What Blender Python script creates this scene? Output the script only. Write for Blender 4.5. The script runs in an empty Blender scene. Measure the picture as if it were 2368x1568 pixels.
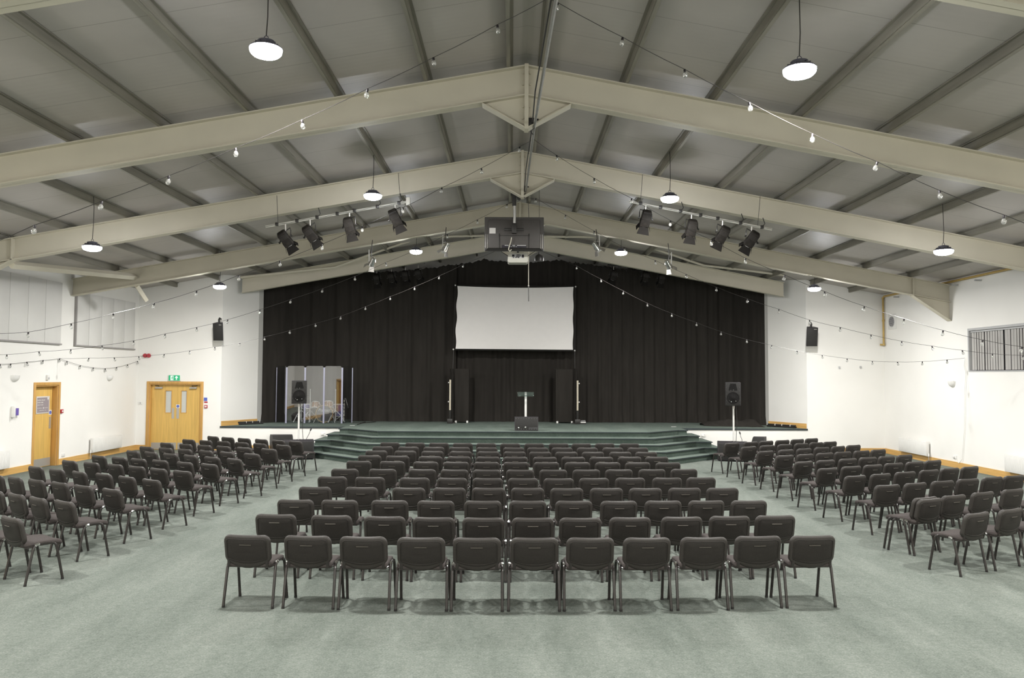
# Large hall with a stage, rows of stacking chairs and a steel portal roof.
import bpy, bmesh, math, random
from math import pi, sin, cos, atan2, radians, sqrt
from mathutils import Vector, Matrix, Euler

rnd = random.Random(11)
SC = bpy.context.scene
COL = SC.collection

# ---------------------------------------------------------------- camera and survey helpers
F, CX, CY, EYE = 1800.0, 1184.0, 784.0, 2.35
PITCH, ROLL = math.atan(85 / 1800), 0.0045
CAMM = Matrix.Translation((0, 0, EYE)) @ Euler((pi / 2 + PITCH, 0, 0)).to_matrix().to_4x4() @ Matrix.Rotation(ROLL, 4, 'Z')
CAMR = CAMM.to_3x3()


def ray(x, y):
    return CAMR @ Vector(((x - CX) / F, (CY - y) / F, -1))


def at_y(x, y, Y):
    d = ray(x, y)
    t = Y / d.y
    return Vector((d.x * t, Y, EYE + d.z * t))


def at_x(x, y, X):
    d = ray(x, y)
    t = X / d.x
    return Vector((X, d.y * t, EYE + d.z * t))


def at_z(x, y, Z):
    d = ray(x, y)
    t = (Z - EYE) / d.z
    return Vector((d.x * t, d.y * t, Z))


cam_data = bpy.data.cameras.new('camera')
cam_data.sensor_width = 36
cam_data.lens = F / 2368 * 36
cam_data.clip_end = 200
cam = bpy.data.objects.new('camera', cam_data)
cam.matrix_world = CAMM
COL.objects.link(cam)
SC.camera = cam


# ---------------------------------------------------------------- materials
def new_mat(name):
    m = bpy.data.materials.new(name)
    m.use_nodes = True
    nt = m.node_tree
    return m, nt, nt.nodes['Principled BSDF']


def mat(name, col, rough=.6, metal=0., noise=.0, nscale=6., stretch=(1, 1, 1), bump=0., bscale=60., emit=None, estr=0., spec=.5, col2=None):
    m, nt, b = new_mat(name)
    b.inputs['Base Color'].default_value = (*col, 1)
    b.inputs['Roughness'].default_value = rough
    b.inputs['Metallic'].default_value = metal
    b.inputs['Specular IOR Level'].default_value = spec
    tc = nt.nodes.new('ShaderNodeTexCoord')
    mp = nt.nodes.new('ShaderNodeMapping')
    mp.inputs['Scale'].default_value = stretch
    nt.links.new(tc.outputs['Object'], mp.inputs['Vector'])
    if noise or col2:
        n = nt.nodes.new('ShaderNodeTexNoise')
        n.inputs['Scale'].default_value = nscale
        n.inputs['Detail'].default_value = 4
        nt.links.new(mp.outputs[0], n.inputs['Vector'])
        r = nt.nodes.new('ShaderNodeValToRGB')
        lo = col2 or tuple(c * (1 - noise) for c in col)
        hi = col if col2 else tuple(min(1, c * (1 + noise)) for c in col)
        r.color_ramp.elements[0].position = .3
        r.color_ramp.elements[1].position = .7
        r.color_ramp.elements[0].color = (*lo, 1)
        r.color_ramp.elements[1].color = (*hi, 1)
        nt.links.new(n.outputs['Fac'], r.inputs[0])
        nt.links.new(r.outputs[0], b.inputs['Base Color'])
    if bump:
        n2 = nt.nodes.new('ShaderNodeTexNoise')
        n2.inputs['Scale'].default_value = bscale
        n2.inputs['Detail'].default_value = 3
        nt.links.new(mp.outputs[0], n2.inputs['Vector'])
        bp = nt.nodes.new('ShaderNodeBump')
        bp.inputs['Strength'].default_value = bump
        bp.inputs['Distance'].default_value = .01
        nt.links.new(n2.outputs['Fac'], bp.inputs['Height'])
        nt.links.new(bp.outputs[0], b.inputs['Normal'])
    if emit:
        b.inputs['Emission Color'].default_value = (*emit, 1)
        b.inputs['Emission Strength'].default_value = estr
    return m


def carpet_mat(name, dark, mid, light):
    m, nt, b = new_mat(name)
    b.inputs['Roughness'].default_value = .95
    b.inputs['Specular IOR Level'].default_value = .15
    tc = nt.nodes.new('ShaderNodeTexCoord')

    def noise(scale, detail, st=(1, 1, 1)):
        mp = nt.nodes.new('ShaderNodeMapping')
        mp.inputs['Scale'].default_value = st
        nt.links.new(tc.outputs['Object'], mp.inputs['Vector'])
        n = nt.nodes.new('ShaderNodeTexNoise')
        n.inputs['Scale'].default_value = scale
        n.inputs['Detail'].default_value = detail
        n.inputs['Roughness'].default_value = .7
        nt.links.new(mp.outputs[0], n.inputs['Vector'])
        return n.outputs['Fac']

    def math_(op, a, bb):
        k = nt.nodes.new('ShaderNodeMath')
        k.operation = op
        for i, v in enumerate((a, bb)):
            if isinstance(v, (int, float)):
                k.inputs[i].default_value = v
            else:
                nt.links.new(v, k.inputs[i])
        return k.outputs[0]
    fine = noise(60, 3)
    mid_n = noise(17, 4)
    big = noise(.9, 3, (1.8, .5, 1))
    s = math_('ADD', math_('ADD', math_('MULTIPLY', fine, .45), math_('MULTIPLY', mid_n, .25)), math_('MULTIPLY', big, .30))
    r = nt.nodes.new('ShaderNodeValToRGB')
    r.color_ramp.elements[0].position = .36
    r.color_ramp.elements[1].position = .64
    r.color_ramp.elements[0].color = (*dark, 1)
    r.color_ramp.elements[1].color = (*light, 1)
    e = r.color_ramp.elements.new(.5)
    e.color = (*mid, 1)
    nt.links.new(s, r.inputs[0])
    nt.links.new(r.outputs[0], b.inputs['Base Color'])
    bp = nt.nodes.new('ShaderNodeBump')
    bp.inputs['Strength'].default_value = .35
    bp.inputs['Distance'].default_value = .008
    nt.links.new(fine, bp.inputs['Height'])
    nt.links.new(bp.outputs[0], b.inputs['Normal'])
    return m


def ceiling_mat():
    m, nt, b = new_mat('ceiling_liner_sheet')
    b.inputs['Roughness'].default_value = .5
    tc = nt.nodes.new('ShaderNodeTexCoord')
    sep = nt.nodes.new('ShaderNodeSeparateXYZ')
    nt.links.new(tc.outputs['Object'], sep.inputs[0])

    def M(op, a, bb=0.):
        k = nt.nodes.new('ShaderNodeMath')
        k.operation = op
        for i, v in enumerate((a, bb)):
            if isinstance(v, (int, float)):
                k.inputs[i].default_value = v
            else:
                nt.links.new(v, k.inputs[i])
        return k.outputs[0]
    fr = M('FRACT', M('DIVIDE', M('ADD', sep.outputs['Y'], 100.3), .93))
    joint = M('LESS_THAN', fr, .014)
    n = nt.nodes.new('ShaderNodeTexNoise')
    n.inputs['Scale'].default_value = .8
    n.inputs['Detail'].default_value = 4
    nt.links.new(tc.outputs['Object'], n.inputs['Vector'])
    r = nt.nodes.new('ShaderNodeValToRGB')
    r.color_ramp.elements[0].position = .3
    r.color_ramp.elements[1].position = .7
    r.color_ramp.elements[0].color = (.39, .362, .33, 1)
    r.color_ramp.elements[1].color = (.455, .425, .39, 1)
    nt.links.new(n.outputs['Fac'], r.inputs[0])
    mx = nt.nodes.new('ShaderNodeMixRGB')
    mx.inputs[2].default_value = (.30, .275, .245, 1)
    nt.links.new(joint, mx.inputs[0])
    nt.links.new(r.outputs[0], mx.inputs[1])
    nt.links.new(mx.outputs[0], b.inputs['Base Color'])
    rib = M('SINE', M('MULTIPLY', sep.outputs['Y'], 2 * pi / .116))
    bp = nt.nodes.new('ShaderNodeBump')
    bp.inputs['Strength'].default_value = .10
    bp.inputs['Distance'].default_value = .004
    nt.links.new(rib, bp.inputs['Height'])
    nt.links.new(bp.outputs[0], b.inputs['Normal'])
    return m


def shield_mat():
    m, nt, b = new_mat('clear_acrylic')
    nt.nodes.remove(b)
    out = [n for n in nt.nodes if n.type == 'OUTPUT_MATERIAL'][0]
    tr = nt.nodes.new('ShaderNodeBsdfTransparent')
    tr.inputs[0].default_value = (.93, .94, .95, 1)
    gl = nt.nodes.new('ShaderNodeBsdfGlossy')
    gl.inputs['Roughness'].default_value = .01
    mx = nt.nodes.new('ShaderNodeMixShader')
    mx.inputs[0].default_value = .15
    nt.links.new(tr.outputs[0], mx.inputs[1])
    nt.links.new(gl.outputs[0], mx.inputs[2])
    nt.links.new(mx.outputs[0], out.inputs[0])
    return m


def clear_glass(name, fac=.12, tint=(.95, .97, .96)):
    m, nt, b = new_mat(name)
    nt.nodes.remove(b)
    out = [n for n in nt.nodes if n.type == 'OUTPUT_MATERIAL'][0]
    tr = nt.nodes.new('ShaderNodeBsdfTransparent')
    tr.inputs[0].default_value = (*tint, 1)
    gl = nt.nodes.new('ShaderNodeBsdfGlossy')
    gl.inputs['Roughness'].default_value = .04
    lw = nt.nodes.new('ShaderNodeLayerWeight')
    lw.inputs[0].default_value = .35
    ad = nt.nodes.new('ShaderNodeMath')
    ad.operation = 'ADD'
    ad.inputs[1].default_value = fac
    ad.use_clamp = True
    nt.links.new(lw.outputs['Facing'], ad.inputs[0])
    mx = nt.nodes.new('ShaderNodeMixShader')
    nt.links.new(ad.outputs[0], mx.inputs[0])
    nt.links.new(tr.outputs[0], mx.inputs[1])
    nt.links.new(gl.outputs[0], mx.inputs[2])
    nt.links.new(mx.outputs[0], out.inputs[0])
    return m


M_ = {}
M_['carpet'] = carpet_mat('teal_carpet', (.084, .101, .087), (.152, .172, .151), (.230, .251, .224))
M_['stagecarpet'] = carpet_mat('stage_carpet', (.086, .112, .096), (.136, .170, .146), (.190, .226, .196))
M_['risershade'] = carpet_mat('carpet_riser_shade', (.046, .066, .055), (.074, .098, .083), (.108, .136, .116))  # same stage carpet, darkened to paint in the shade on upright faces
M_['nosing_shadow'] = mat('nosing_with_shadow', (.028, .038, .040), .7)  # tread edge strip; its dark tone paints the shadow line under the overhang
M_['ceiling'] = ceiling_mat()
M_['wall'] = mat('white_wall_paint', (.84, .825, .785), .85, noise=.015, nscale=1.2, bump=.05, bscale=120, spec=.2)
M_['panelwhite'] = mat('white_board', (.68, .67, .64), .7, noise=.03, nscale=2, spec=.2)
M_['paneltrim'] = mat('grey_trim', (.30, .285, .275), .6, noise=.05)
M_['cream'] = mat('cream_steel_paint', (.60, .56, .455), .55, noise=.04, nscale=1.5, spec=.3)
M_['purlin'] = mat('galvanised_purlin', (.25, .235, .195), .55, metal=.25, noise=.15, nscale=3, stretch=(4, .4, 4))
M_['galv'] = mat('galvanised_pipe', (.40, .39, .36), .4, metal=.7, noise=.1)
M_['oak'] = mat('oak_veneer', (.66, .42, .115), .45, noise=.10, nscale=3, stretch=(8, 8, .5), bump=.02, bscale=90)
M_['oakframe'] = mat('oak_frame', (.56, .315, .09), .45, noise=.12, nscale=3, stretch=(8, 8, .6))
M_['oakh'] = mat('oak_skirting', (.62, .37, .12), .45, noise=.12, nscale=3, stretch=(.6, .6, 8))
M_['steel'] = mat('brushed_steel', (.50, .48, .45), .4, metal=.6, noise=.06, nscale=20, stretch=(1, 1, 20))
M_['whitepl'] = mat('white_plastic', (.76, .75, .72), .5, noise=.02)
M_['greypl'] = mat('grey_plastic', (.45, .45, .45), .5, noise=.03)
M_['fabric'] = mat('charcoal_fabric', (.035, .0305, .0268), .5, noise=.2, nscale=120, bump=.12, bscale=260, spec=.45)
M_['seatfab'] = mat('seat_fabric', (.068, .059, .056), .95, noise=.25, nscale=120, bump=.3, bscale=260, spec=.15)
M_['shell'] = mat('black_shell', (.0225, .0193, .0168), .6, noise=.2, nscale=90, bump=.15, bscale=300, spec=.35)
M_['grip'] = mat('grip_plastic', (.10, .09, .075), .5, noise=.05)
M_['legm'] = mat('black_leg_lacquer', (.026, .0215, .020), .25, noise=.1, nscale=20, spec=.6)
M_['chrome'] = mat('chrome', (.75, .75, .75), .12, metal=1., noise=.02)
M_['drumchrome'] = mat('drum_hardware', (.86, .86, .84), .3, metal=.55, noise=.02)
M_['rubber'] = mat('black_rubber', (.015, .014, .013), .8, noise=.1)
M_['curtain'] = mat('black_serge', (.030, .0270, .0237), .95, noise=.12, nscale=3, stretch=(3, 3, .3), bump=.1, bscale=200, spec=.1)
M_['blackcloth'] = mat('black_cloth', (.020, .018, .016), .95, noise=.15, nscale=8, spec=.1)
M_['screen'] = mat('screen_fabric', (.80, .775, .755), .85, noise=.01, spec=.1)
M_['blackpl'] = mat('black_plastic', (.030, .028, .026), .45, noise=.1, nscale=30)
M_['blackmetal'] = mat('black_metal', (.035, .033, .031), .4, metal=.3, noise=.1, nscale=30)
M_['tvback'] = mat('television_back', (.060, .054, .050), .45, noise=.06, nscale=40)
M_['grille'] = mat('speaker_grille', (.026, .025, .0235), .6, noise=.45, nscale=160, spec=.25)
M_['woofer'] = mat('woofer_paper', (.014, .0135, .013), .9, noise=.2, nscale=30, spec=.1)
M_['cone'] = mat('speaker_cone', (.012, .012, .012), .5, noise=.1)
M_['subbox'] = mat('cabinet_black', (.022, .019, .022), .55, noise=.15, nscale=40, bump=.1, bscale=150)
M_['shield'] = shield_mat()
M_['bulb'] = clear_glass('bulb_glass', .26)
_nt = M_['bulb'].node_tree
_df = _nt.nodes.new('ShaderNodeBsdfTranslucent')
_df.inputs[0].default_value = (.95, .93, .90, 1)
_d2 = _nt.nodes.new('ShaderNodeBsdfDiffuse')
_d2.inputs[0].default_value = (.95, .93, .90, 1)
_ad = _nt.nodes.new('ShaderNodeMixShader')
_nt.links.new(_df.outputs[0], _ad.inputs[1])
_nt.links.new(_d2.outputs[0], _ad.inputs[2])
_mx = _nt.nodes.new('ShaderNodeMixShader')
_mx.inputs[0].default_value = .16
_out = [n for n in _nt.nodes if n.type == 'OUTPUT_MATERIAL'][0]
_nt.links.new(_out.inputs[0].links[0].from_socket, _mx.inputs[1])
_nt.links.new(_ad.outputs[0], _mx.inputs[2])
_nt.links.new(_mx.outputs[0], _out.inputs[0])
M_['lectern'] = clear_glass('lectern_acrylic', .10, (.80, .88, .86))
M_['hinge'] = mat('clear_hinge', (.40, .40, .52), .4, noise=.03)
M_['drumwood'] = mat('maple_shell', (.27, .125, .035), .25, noise=.15, nscale=6, stretch=(6, 6, 1), spec=.7)
M_['drumblue'] = mat('blue_shell', (.035, .022, .20), .25, noise=.1, spec=.7)
M_['drumhead'] = mat('dark_drum_head', (.095, .09, .085), .45, noise=.05)
M_['whitehead'] = mat('white_drum_head', (.70, .69, .66), .5, noise=.03)
M_['ivory'] = mat('ivory_print', (.72, .71, .68), .5, noise=.02)
M_['hoop'] = mat('maple_hoop', (.55, .36, .14), .3, noise=.1)
M_['polewhite'] = mat('white_pole', (.74, .73, .70), .4, noise=.02)
M_['gas'] = mat('yellow_gas_pipe', (.46, .315, .095), .5, noise=.08)
M_['red'] = mat('fire_red', (.42, .035, .05), .4, noise=.05)
M_['blue'] = mat('sign_blue', (.085, .13, .48), .5, noise=.03)
M_['purple'] = mat('purple_liquid', (.16, .11, .40), .3, noise=.05)
M_['green'] = mat('exit_green', (.02, .36, .16), .5, noise=.03, emit=(.03, .55, .25), estr=.25)
M_['exitwhite'] = mat('exit_white', (.85, .9, .86), .5, noise=.01, emit=(.8, 1, .88), estr=.25)
M_['signgrey'] = mat('sign_grey', (.30, .26, .275), .5, noise=.03)
M_['signborder'] = mat('sign_border', (.62, .59, .55), .5, noise=.03)
M_['blind'] = mat('blind_fabric', (.42, .405, .385), .8, noise=.05, nscale=3)
M_['dark'] = mat('dark_void', (.012, .010, .016), .7, noise=.1)
M_['frost'] = mat('frosted_pane', (.55, .56, .53), .35, noise=.03, nscale=2)
M_['lens'] = mat('lamp_lens', (.9, .9, .95), .4, noise=.01, emit=(.93, .95, 1.0), estr=200)
M_['lamphousing'] = mat('lamp_housing', (.10, .10, .13), .5, metal=.2, noise=.1)
M_['wire'] = mat('dark_wire', (.030, .027, .025), .5, noise=.1)
M_['socket'] = mat('bulb_socket', (.015, .012, .014), .5, noise=.1)
M_['lantern'] = mat('lantern_black', (.0125, .0105, .0085), .7, noise=.45, nscale=14, spec=.2)
M_['barnin'] = mat('barn_door_black', (.0085, .0075, .0065), .8, noise=.2, nscale=20, spec=.12)
M_['proj'] = mat('projector_shell', (.52, .51, .45), .5, noise=.03)
M_['led'] = mat('led_strip_cells', (.60, .54, .42), .3, noise=.3, nscale=60)
M_['papercard'] = mat('paper_label', (.62, .60, .57), .7, noise=.03)
M_['dustcable'] = mat('cream_cable', (.60, .57, .47), .6, noise=.05)


# ---------------------------------------------------------------- mesh builder
class MB:
    def __init__(s):
        s.v, s.f = [], []

    def add(s, vs, fs):
        o = len(s.v)
        s.v += [Vector(v) for v in vs]
        s.f += [[i + o for i in f] for f in fs]
        return s

    def box(s, c, size, rot=None, bev=0., seg=2):
        bm = bmesh.new()
        bmesh.ops.create_cube(bm, size=1)
        for v in bm.verts:
            v.co = Vector((v.co.x * size[0], v.co.y * size[1], v.co.z * size[2]))
        if bev:
            bmesh.ops.bevel(bm, geom=list(bm.edges), offset=min(bev, min(size) * .45), segments=seg, affect='EDGES', profile=.5)
        R = rot.to_matrix() if isinstance(rot, Euler) else (rot if rot is not None else Matrix.Identity(3))
        bm.verts.index_update()
        s.add([R @ v.co + Vector(c) for v in bm.verts], [[v.index for v in f.verts] for f in bm.faces])
        bm.free()
        return s

    def bx(s, x0, x1, y0, y1, z0, z1, bev=0.):
        return s.box(((x0 + x1) / 2, (y0 + y1) / 2, (z0 + z1) / 2), (abs(x1 - x0), abs(y1 - y0), abs(z1 - z0)), None, bev)

    def tube(s, pts, r, n=8, closed=False, flat=1., up=None):
        pts = [Vector(p) for p in pts]
        m = len(pts)
        rs = r if isinstance(r, (list, tuple)) else [r] * m
        ring, nrm = [], None
        for i, p in enumerate(pts):
            if closed:
                t = (pts[(i + 1) % m] - pts[i - 1]).normalized()
            else:
                t = (pts[min(i + 1, m - 1)] - pts[max(i - 1, 0)]).normalized()
            if nrm is None:
                nrm = Vector(up) if up else (Vector((0, 0, 1)) if abs(t.z) < .9 else Vector((1, 0, 0)))
            nrm = (nrm - t * nrm.dot(t)).normalized()
            b = t.cross(nrm)
            ring.append([p + (nrm * cos(2 * pi * k / n) + b * sin(2 * pi * k / n) * flat) * rs[i] for k in range(n)])
        vs = [v for rr in ring for v in rr]
        fs = []
        for i in range(m if closed else m - 1):
            j = (i + 1) % m
            for k in range(n):
                fs.append([i * n + k, i * n + (k + 1) % n, j * n + (k + 1) % n, j * n + k])
        if not closed:
            fs.append(list(range(n))[::-1])
            fs.append([(m - 1) * n + k for k in range(n)])
        return s.add(vs, fs)

    def cyl(s, p0, p1, r0, r1=None, n=16):
        return s.tube([p0, p1], [r0, r0 if r1 is None else r1], n)

    def lathe(s, prof, n=20, mtx=None, caps=True):
        mtx = mtx or Matrix.Identity(4)
        vs = [mtx @ Vector((r * cos(2 * pi * k / n), r * sin(2 * pi * k / n), z)) for r, z in prof for k in range(n)]
        fs = [[i * n + k, i * n + (k + 1) % n, (i + 1) * n + (k + 1) % n, (i + 1) * n + k] for i in range(len(prof) - 1) for k in range(n)]
        if caps:
            fs.append(list(range(n))[::-1])
            fs.append([(len(prof) - 1) * n + k for k in range(n)])
        return s.add(vs, fs)

    def prism(s, poly, ext):
        n = len(poly)
        poly = [Vector(p) for p in poly]
        e = Vector(ext)
        vs = poly + [p + e for p in poly]
        fs = [list(range(n)), [n + i for i in range(n)][::-1]] + [[i, (i + 1) % n, n + (i + 1) % n, n + i] for i in range(n)]
        return s.add(vs, fs)

    def grid(s, fn, nu, nv):
        vs = [fn(i / nu, j / nv) for i in range(nu + 1) for j in range(nv + 1)]
        w = nv + 1
        return s.add(vs, [[i * w + j, (i + 1) * w + j, (i + 1) * w + j + 1, i * w + j + 1] for i in range(nu) for j in range(nv)])

    def loft(s, rings):
        n = len(rings[0])
        vs = [v for r in rings for v in r]
        fs = [[i * n + k, i * n + (k + 1) % n, (i + 1) * n + (k + 1) % n, (i + 1) * n + k] for i in range(len(rings) - 1) for k in range(n)]
        fs.append(list(range(n))[::-1])
        fs.append([(len(rings) - 1) * n + k for k in range(n)])
        return s.add(vs, fs)

    def ball(s, c, r, n=12, sq=(1, 1, 1)):
        prof = [(max(1e-4, r * sin(pi * i / n)), -r * cos(pi * i / n)) for i in range(n + 1)]
        return s.lathe(prof, n, Matrix.Translation(c) @ Matrix.Diagonal((*sq, 1)))

    def build(s, name, m, parent=None, ang=38, world=False):
        me = bpy.data.meshes.new(name)
        me.from_pydata([tuple(v) for v in s.v], [], s.f)
        bm = bmesh.new()
        bm.from_mesh(me)
        bmesh.ops.recalc_face_normals(bm, faces=bm.faces)
        bm.to_mesh(me)
        bm.free()
        me.polygons.foreach_set('use_smooth', [True] * len(me.polygons))
        me.set_sharp_from_angle(angle=radians(ang))
        me.materials.append(M_[m] if isinstance(m, str) else m)
        o = bpy.data.objects.new(name, me)
        COL.objects.link(o)
        if parent is not None:
            o.parent = parent
            if world and parent.type == 'EMPTY':
                o.matrix_parent_inverse = parent.matrix_basis.inverted()
        return o


def empty(name, loc=(0, 0, 0), rz=0.):
    o = bpy.data.objects.new(name, None)
    o.empty_display_size = .1
    o.location = loc
    o.rotation_euler = (0, 0, rz)
    COL.objects.link(o)
    return o


def tag(o, label, cat=None, group=None, kind=None):
    o['label'] = label
    if cat:
        o['category'] = cat
    if group:
        o['group'] = group
    if kind:
        o['kind'] = kind
    return o


def struct(o, label):
    return tag(o, label, None, None, 'structure')


def thing(name, label, cat, loc=(0, 0, 0), rz=0., group=None):
    return tag(empty(name, loc, rz), label, cat, group)


KIDS = {}


def children_of(o):
    return [c for c in list(COL.objects) if c.parent is o]


def copy_tree(o, parent=None, kids=None):
    c = o.copy()
    COL.objects.link(c)
    if parent is not None:
        c.parent = parent
    for k, sub in kids:
        copy_tree(k, c, sub)
    return c


def tree_of(o):
    return [(c, tree_of(c)) for c in children_of(o)]


def text_mesh(txt, size, extrude=.001, shear=0.):
    cu = bpy.data.curves.new('txt', 'FONT')
    cu.body = txt
    cu.size = size
    cu.extrude = extrude
    cu.shear = shear
    cu.align_x = 'CENTER'
    cu.align_y = 'CENTER'
    ob = bpy.data.objects.new('txt', cu)
    me = bpy.data.meshes.new_from_object(ob)
    vs = [v.co.copy() for v in me.vertices]
    fs = [list(p.vertices) for p in me.polygons]
    bpy.data.objects.remove(ob)
    bpy.data.curves.remove(cu)
    bpy.data.meshes.remove(me)
    return vs, fs


ORD = ['', 'first', 'second', 'third', 'fourth', 'fifth', 'sixth', 'seventh', 'eighth', 'ninth', 'tenth', 'eleventh']
# ================================================================ THE BUILDING
XL, XR, YF, YB, YS = -11.68, 11.62, 24.3, -6.0, 28.3
X0, ZA, ML, MR = 0.2, EYE + 4.62, .177, .190
PD = .14                                     # purlin depth
STH = .745                                   # stage height


def roof(X):
    return ZA - (ML * (X0 - X) if X < X0 else MR * (X - X0))


def ceil_z(X):
    return roof(X) + PD


struct(MB().bx(XL - .2, XR + .2, YB - .2, YS + .2, -.1, 0).build('floor', 'carpet'), 'teal grey carpet covering the whole hall floor')

cm = MB()
for xa, xb in ((XL - .2, X0), (X0, XR + .2)):
    za, zb = ceil_z(xa), ceil_z(xb)
    cm.prism([(xa, YB - .2, za), (xb, YB - .2, zb), (xb, YB - .2, zb + .06), (xa, YB - .2, za + .06)], (0, YS - YB + .4, 0))
struct(cm.build('ceiling', 'ceiling', None, 5), 'sloping grey metal sheet ceiling lining the pitched roof')


def wall_x(name, x, thick, y0, y1, z1, openings, label):
    """A side wall with rectangular openings (y0, y1, z0, z1)."""
    ys = sorted({y0, y1, *[o[0] for o in openings], *[o[1] for o in openings]})
    zs = sorted({0., z1, *[o[2] for o in openings], *[o[3] for o in openings]})
    m = MB()
    for a, b in zip(ys, ys[1:]):
        for c, d in zip(zs, zs[1:]):
            if not any(o[0] <= (a + b) / 2 <= o[1] and o[2] <= (c + d) / 2 <= o[3] for o in openings):
                m.bx(x, x + thick, a, b, c, d)
    return struct(m.build(name, 'wall'), label)


# door on the left wall, measured from the photo
D1a, D1b = at_x(80, 950, XL).y, at_x(133.5, 950, XL).y
D1t = 2.06
W1 = (16.6, at_x(2239, 812, XR).y, 2.50, 3.60)
wall_x('wall_left', XL, -.2, YB, YF, ceil_z(XL), [(D1a, D1b, 0, D1t), (4.9, 5.9, 0, 2.04)], 'long white left side wall with a single oak door')
wall_x('wall_right', XR, .2, YB, YF, ceil_z(XR), [W1], 'long white right side wall with a high blind-covered window')
wb = MB()
wb.prism([(XL - .2, YB, 0), (XR + .2, YB, 0), (XR + .2, YB, ceil_z(XR + .2)), (X0, YB, ceil_z(X0)), (XL - .2, YB, ceil_z(XL - .2))], (0, -.2, 0))
struct(wb.build('wall_back', 'wall'), 'white gable wall behind the seating')
# far wall, left piece with the double door opening
RLX, RRX = -9.06, 9.2                        # edges of the stage recess
DDa, DDb, DDt = at_y(344, 950, YF).x, at_y(464, 950, YF).x, 2.05
wl = MB()
for xa, xb, z0 in ((XL - .2, DDa, 0), (DDa, DDb, DDt), (DDb, RLX, 0)):
    wl.prism([(xa, YF, z0), (xb, YF, z0), (xb, YF, ceil_z(xb)), (xa, YF, ceil_z(xa))], (0, .2, 0))
struct(wl.build('wall_far_left', 'wall'), 'white end wall left of the stage around the double door')
wr = MB()
wr.prism([(RRX, YF, 0), (XR + .2, YF, 0), (XR + .2, YF, ceil_z(XR + .2)), (RRX, YF, ceil_z(RRX))], (0, .2, 0))
struct(wr.build('wall_far_right', 'wall'), 'white end wall right of the stage')
# splayed return walls of the stage recess and the wall behind the curtains
RX2L, RX2R, RY2 = -8.38, 8.46, 25.7


def recess(name, xa, xb, sgn, label):
    t = .18 * sgn
    m = MB()
    m.prism([(xa, YF + .002, 0), (xb, RY2, 0), (xb + t, RY2, 0), (xa + t, YF + .19, 0)], (0, 0, 1))
    for i in range(4):
        m.v[4 + i].z = ceil_z(m.v[4 + i].x)
    m2 = MB().bx(xb, xb + t, RY2, YS, 0, ceil_z(xb))
    m.add(m2.v, m2.f)
    struct(m.build(name, 'wall'), label)


recess('wall_stage_left', RLX, RX2L, -1, 'white splayed return wall on the left of the stage')
recess('wall_stage_right', RRX, RX2R, 1, 'white splayed return wall on the right of the stage')
ws = MB().prism([(RX2L - .2, YS, 0), (RX2R + .2, YS, 0), (RX2R + .2, YS, ceil_z(RX2R)), (X0, YS, ceil_z(X0)), (RX2L - .2, YS, ceil_z(RX2L))], (0, .2, 0))
struct(ws.build('wall_stage_back', 'wall'), 'white gable wall behind the black stage curtains')

# skirting boards
SK = .155


def skirt(name, m, label):
    struct(m.build(name, 'oakh'), label)


skirt('baseboard_left', MB().bx(XL, XL + .02, YB, 4.8, 0, SK).bx(XL, XL + .02, 6., D1a - .07, 0, SK), 'oak skirting board on the left wall before the single door')
skirt('baseboard_left', MB().bx(XL, XL + .02, D1b + .07, YF, 0, SK), 'oak skirting board on the left wall between the single door and the corner')
skirt('baseboard_far_left', MB().bx(XL, DDa - .07, YF - .02, YF, 0, SK).bx(DDb + .07, -6.85, YF - .02, YF, 0, SK), 'oak skirting board beside the double door')
skirt('baseboard_far_right', MB().bx(6.95, XR, YF - .02, YF, 0, SK), 'oak skirting board on the end wall right of the stage')
skirt('baseboard_right', MB().bx(XR - .02, XR, YB, YF, 0, SK), 'oak skirting board along the right wall')


def splay_skirt(name, xa, xb, s, label):
    m = MB().prism([(xa, YF + .03, STH), (xb, RY2, STH), (xb - .02 * s, RY2, STH), (xa - .02 * s, YF + .03, STH)], (0, 0, SK))
    skirt(name, m, label)


splay_skirt('baseboard_stage_left', RLX, RX2L, -1, 'oak skirting board standing on the stage at its left return wall')
splay_skirt('baseboard_stage_right', RRX, RX2R, 1, 'oak skirting board standing on the stage at its right return wall')

# ---------------------------------------------------------------- portal frames (steel)
DEP, FW, FT = .46, .19, .018
FY = [6.9, 11.44, 15.87, 20.6, 24.75]


def eave_haunch(m, side, Y, xe):
    xs = X0 + side * 10.42
    zs, ze = roof(xs) - DEP, roof(xe) - DEP
    tip = 3.86
    m.prism([(xs, Y - .006, zs), (xe, Y - .006, ze), (xe, Y - .006, tip)], (0, .012, 0))
    a, b = Vector((xs, Y, zs)), Vector((xe, Y, tip))
    n = Vector((b.z - a.z, 0, -(b.x - a.x))).normalized() * .016
    m.prism([a + Vector((0, -FW / 2, 0)), b + Vector((0, -FW / 2, 0)), b + n + Vector((0, -FW / 2, 0)), a + n + Vector((0, -FW / 2, 0))], (0, FW, 0))
    m.bx(xs - .012, xs + .012, Y - FW / 2, Y + FW / 2, zs, roof(xs) - FT)


def rafter(Y, side, xe):
    m = MB()
    a, b = roof(X0), roof(xe)
    y0, y1 = Y - FW / 2, Y + FW / 2
    m.prism([(X0, Y - .006, a), (xe, Y - .006, b), (xe, Y - .006, b - DEP), (X0, Y - .006, a - DEP)], (0, .012, 0))
    for d in (0, DEP - FT):
        m.prism([(X0, y0, a - d), (xe, y0, b - d), (xe, y0, b - d - FT), (X0, y0, a - d - FT)], (0, FW, 0))
    return m


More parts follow.
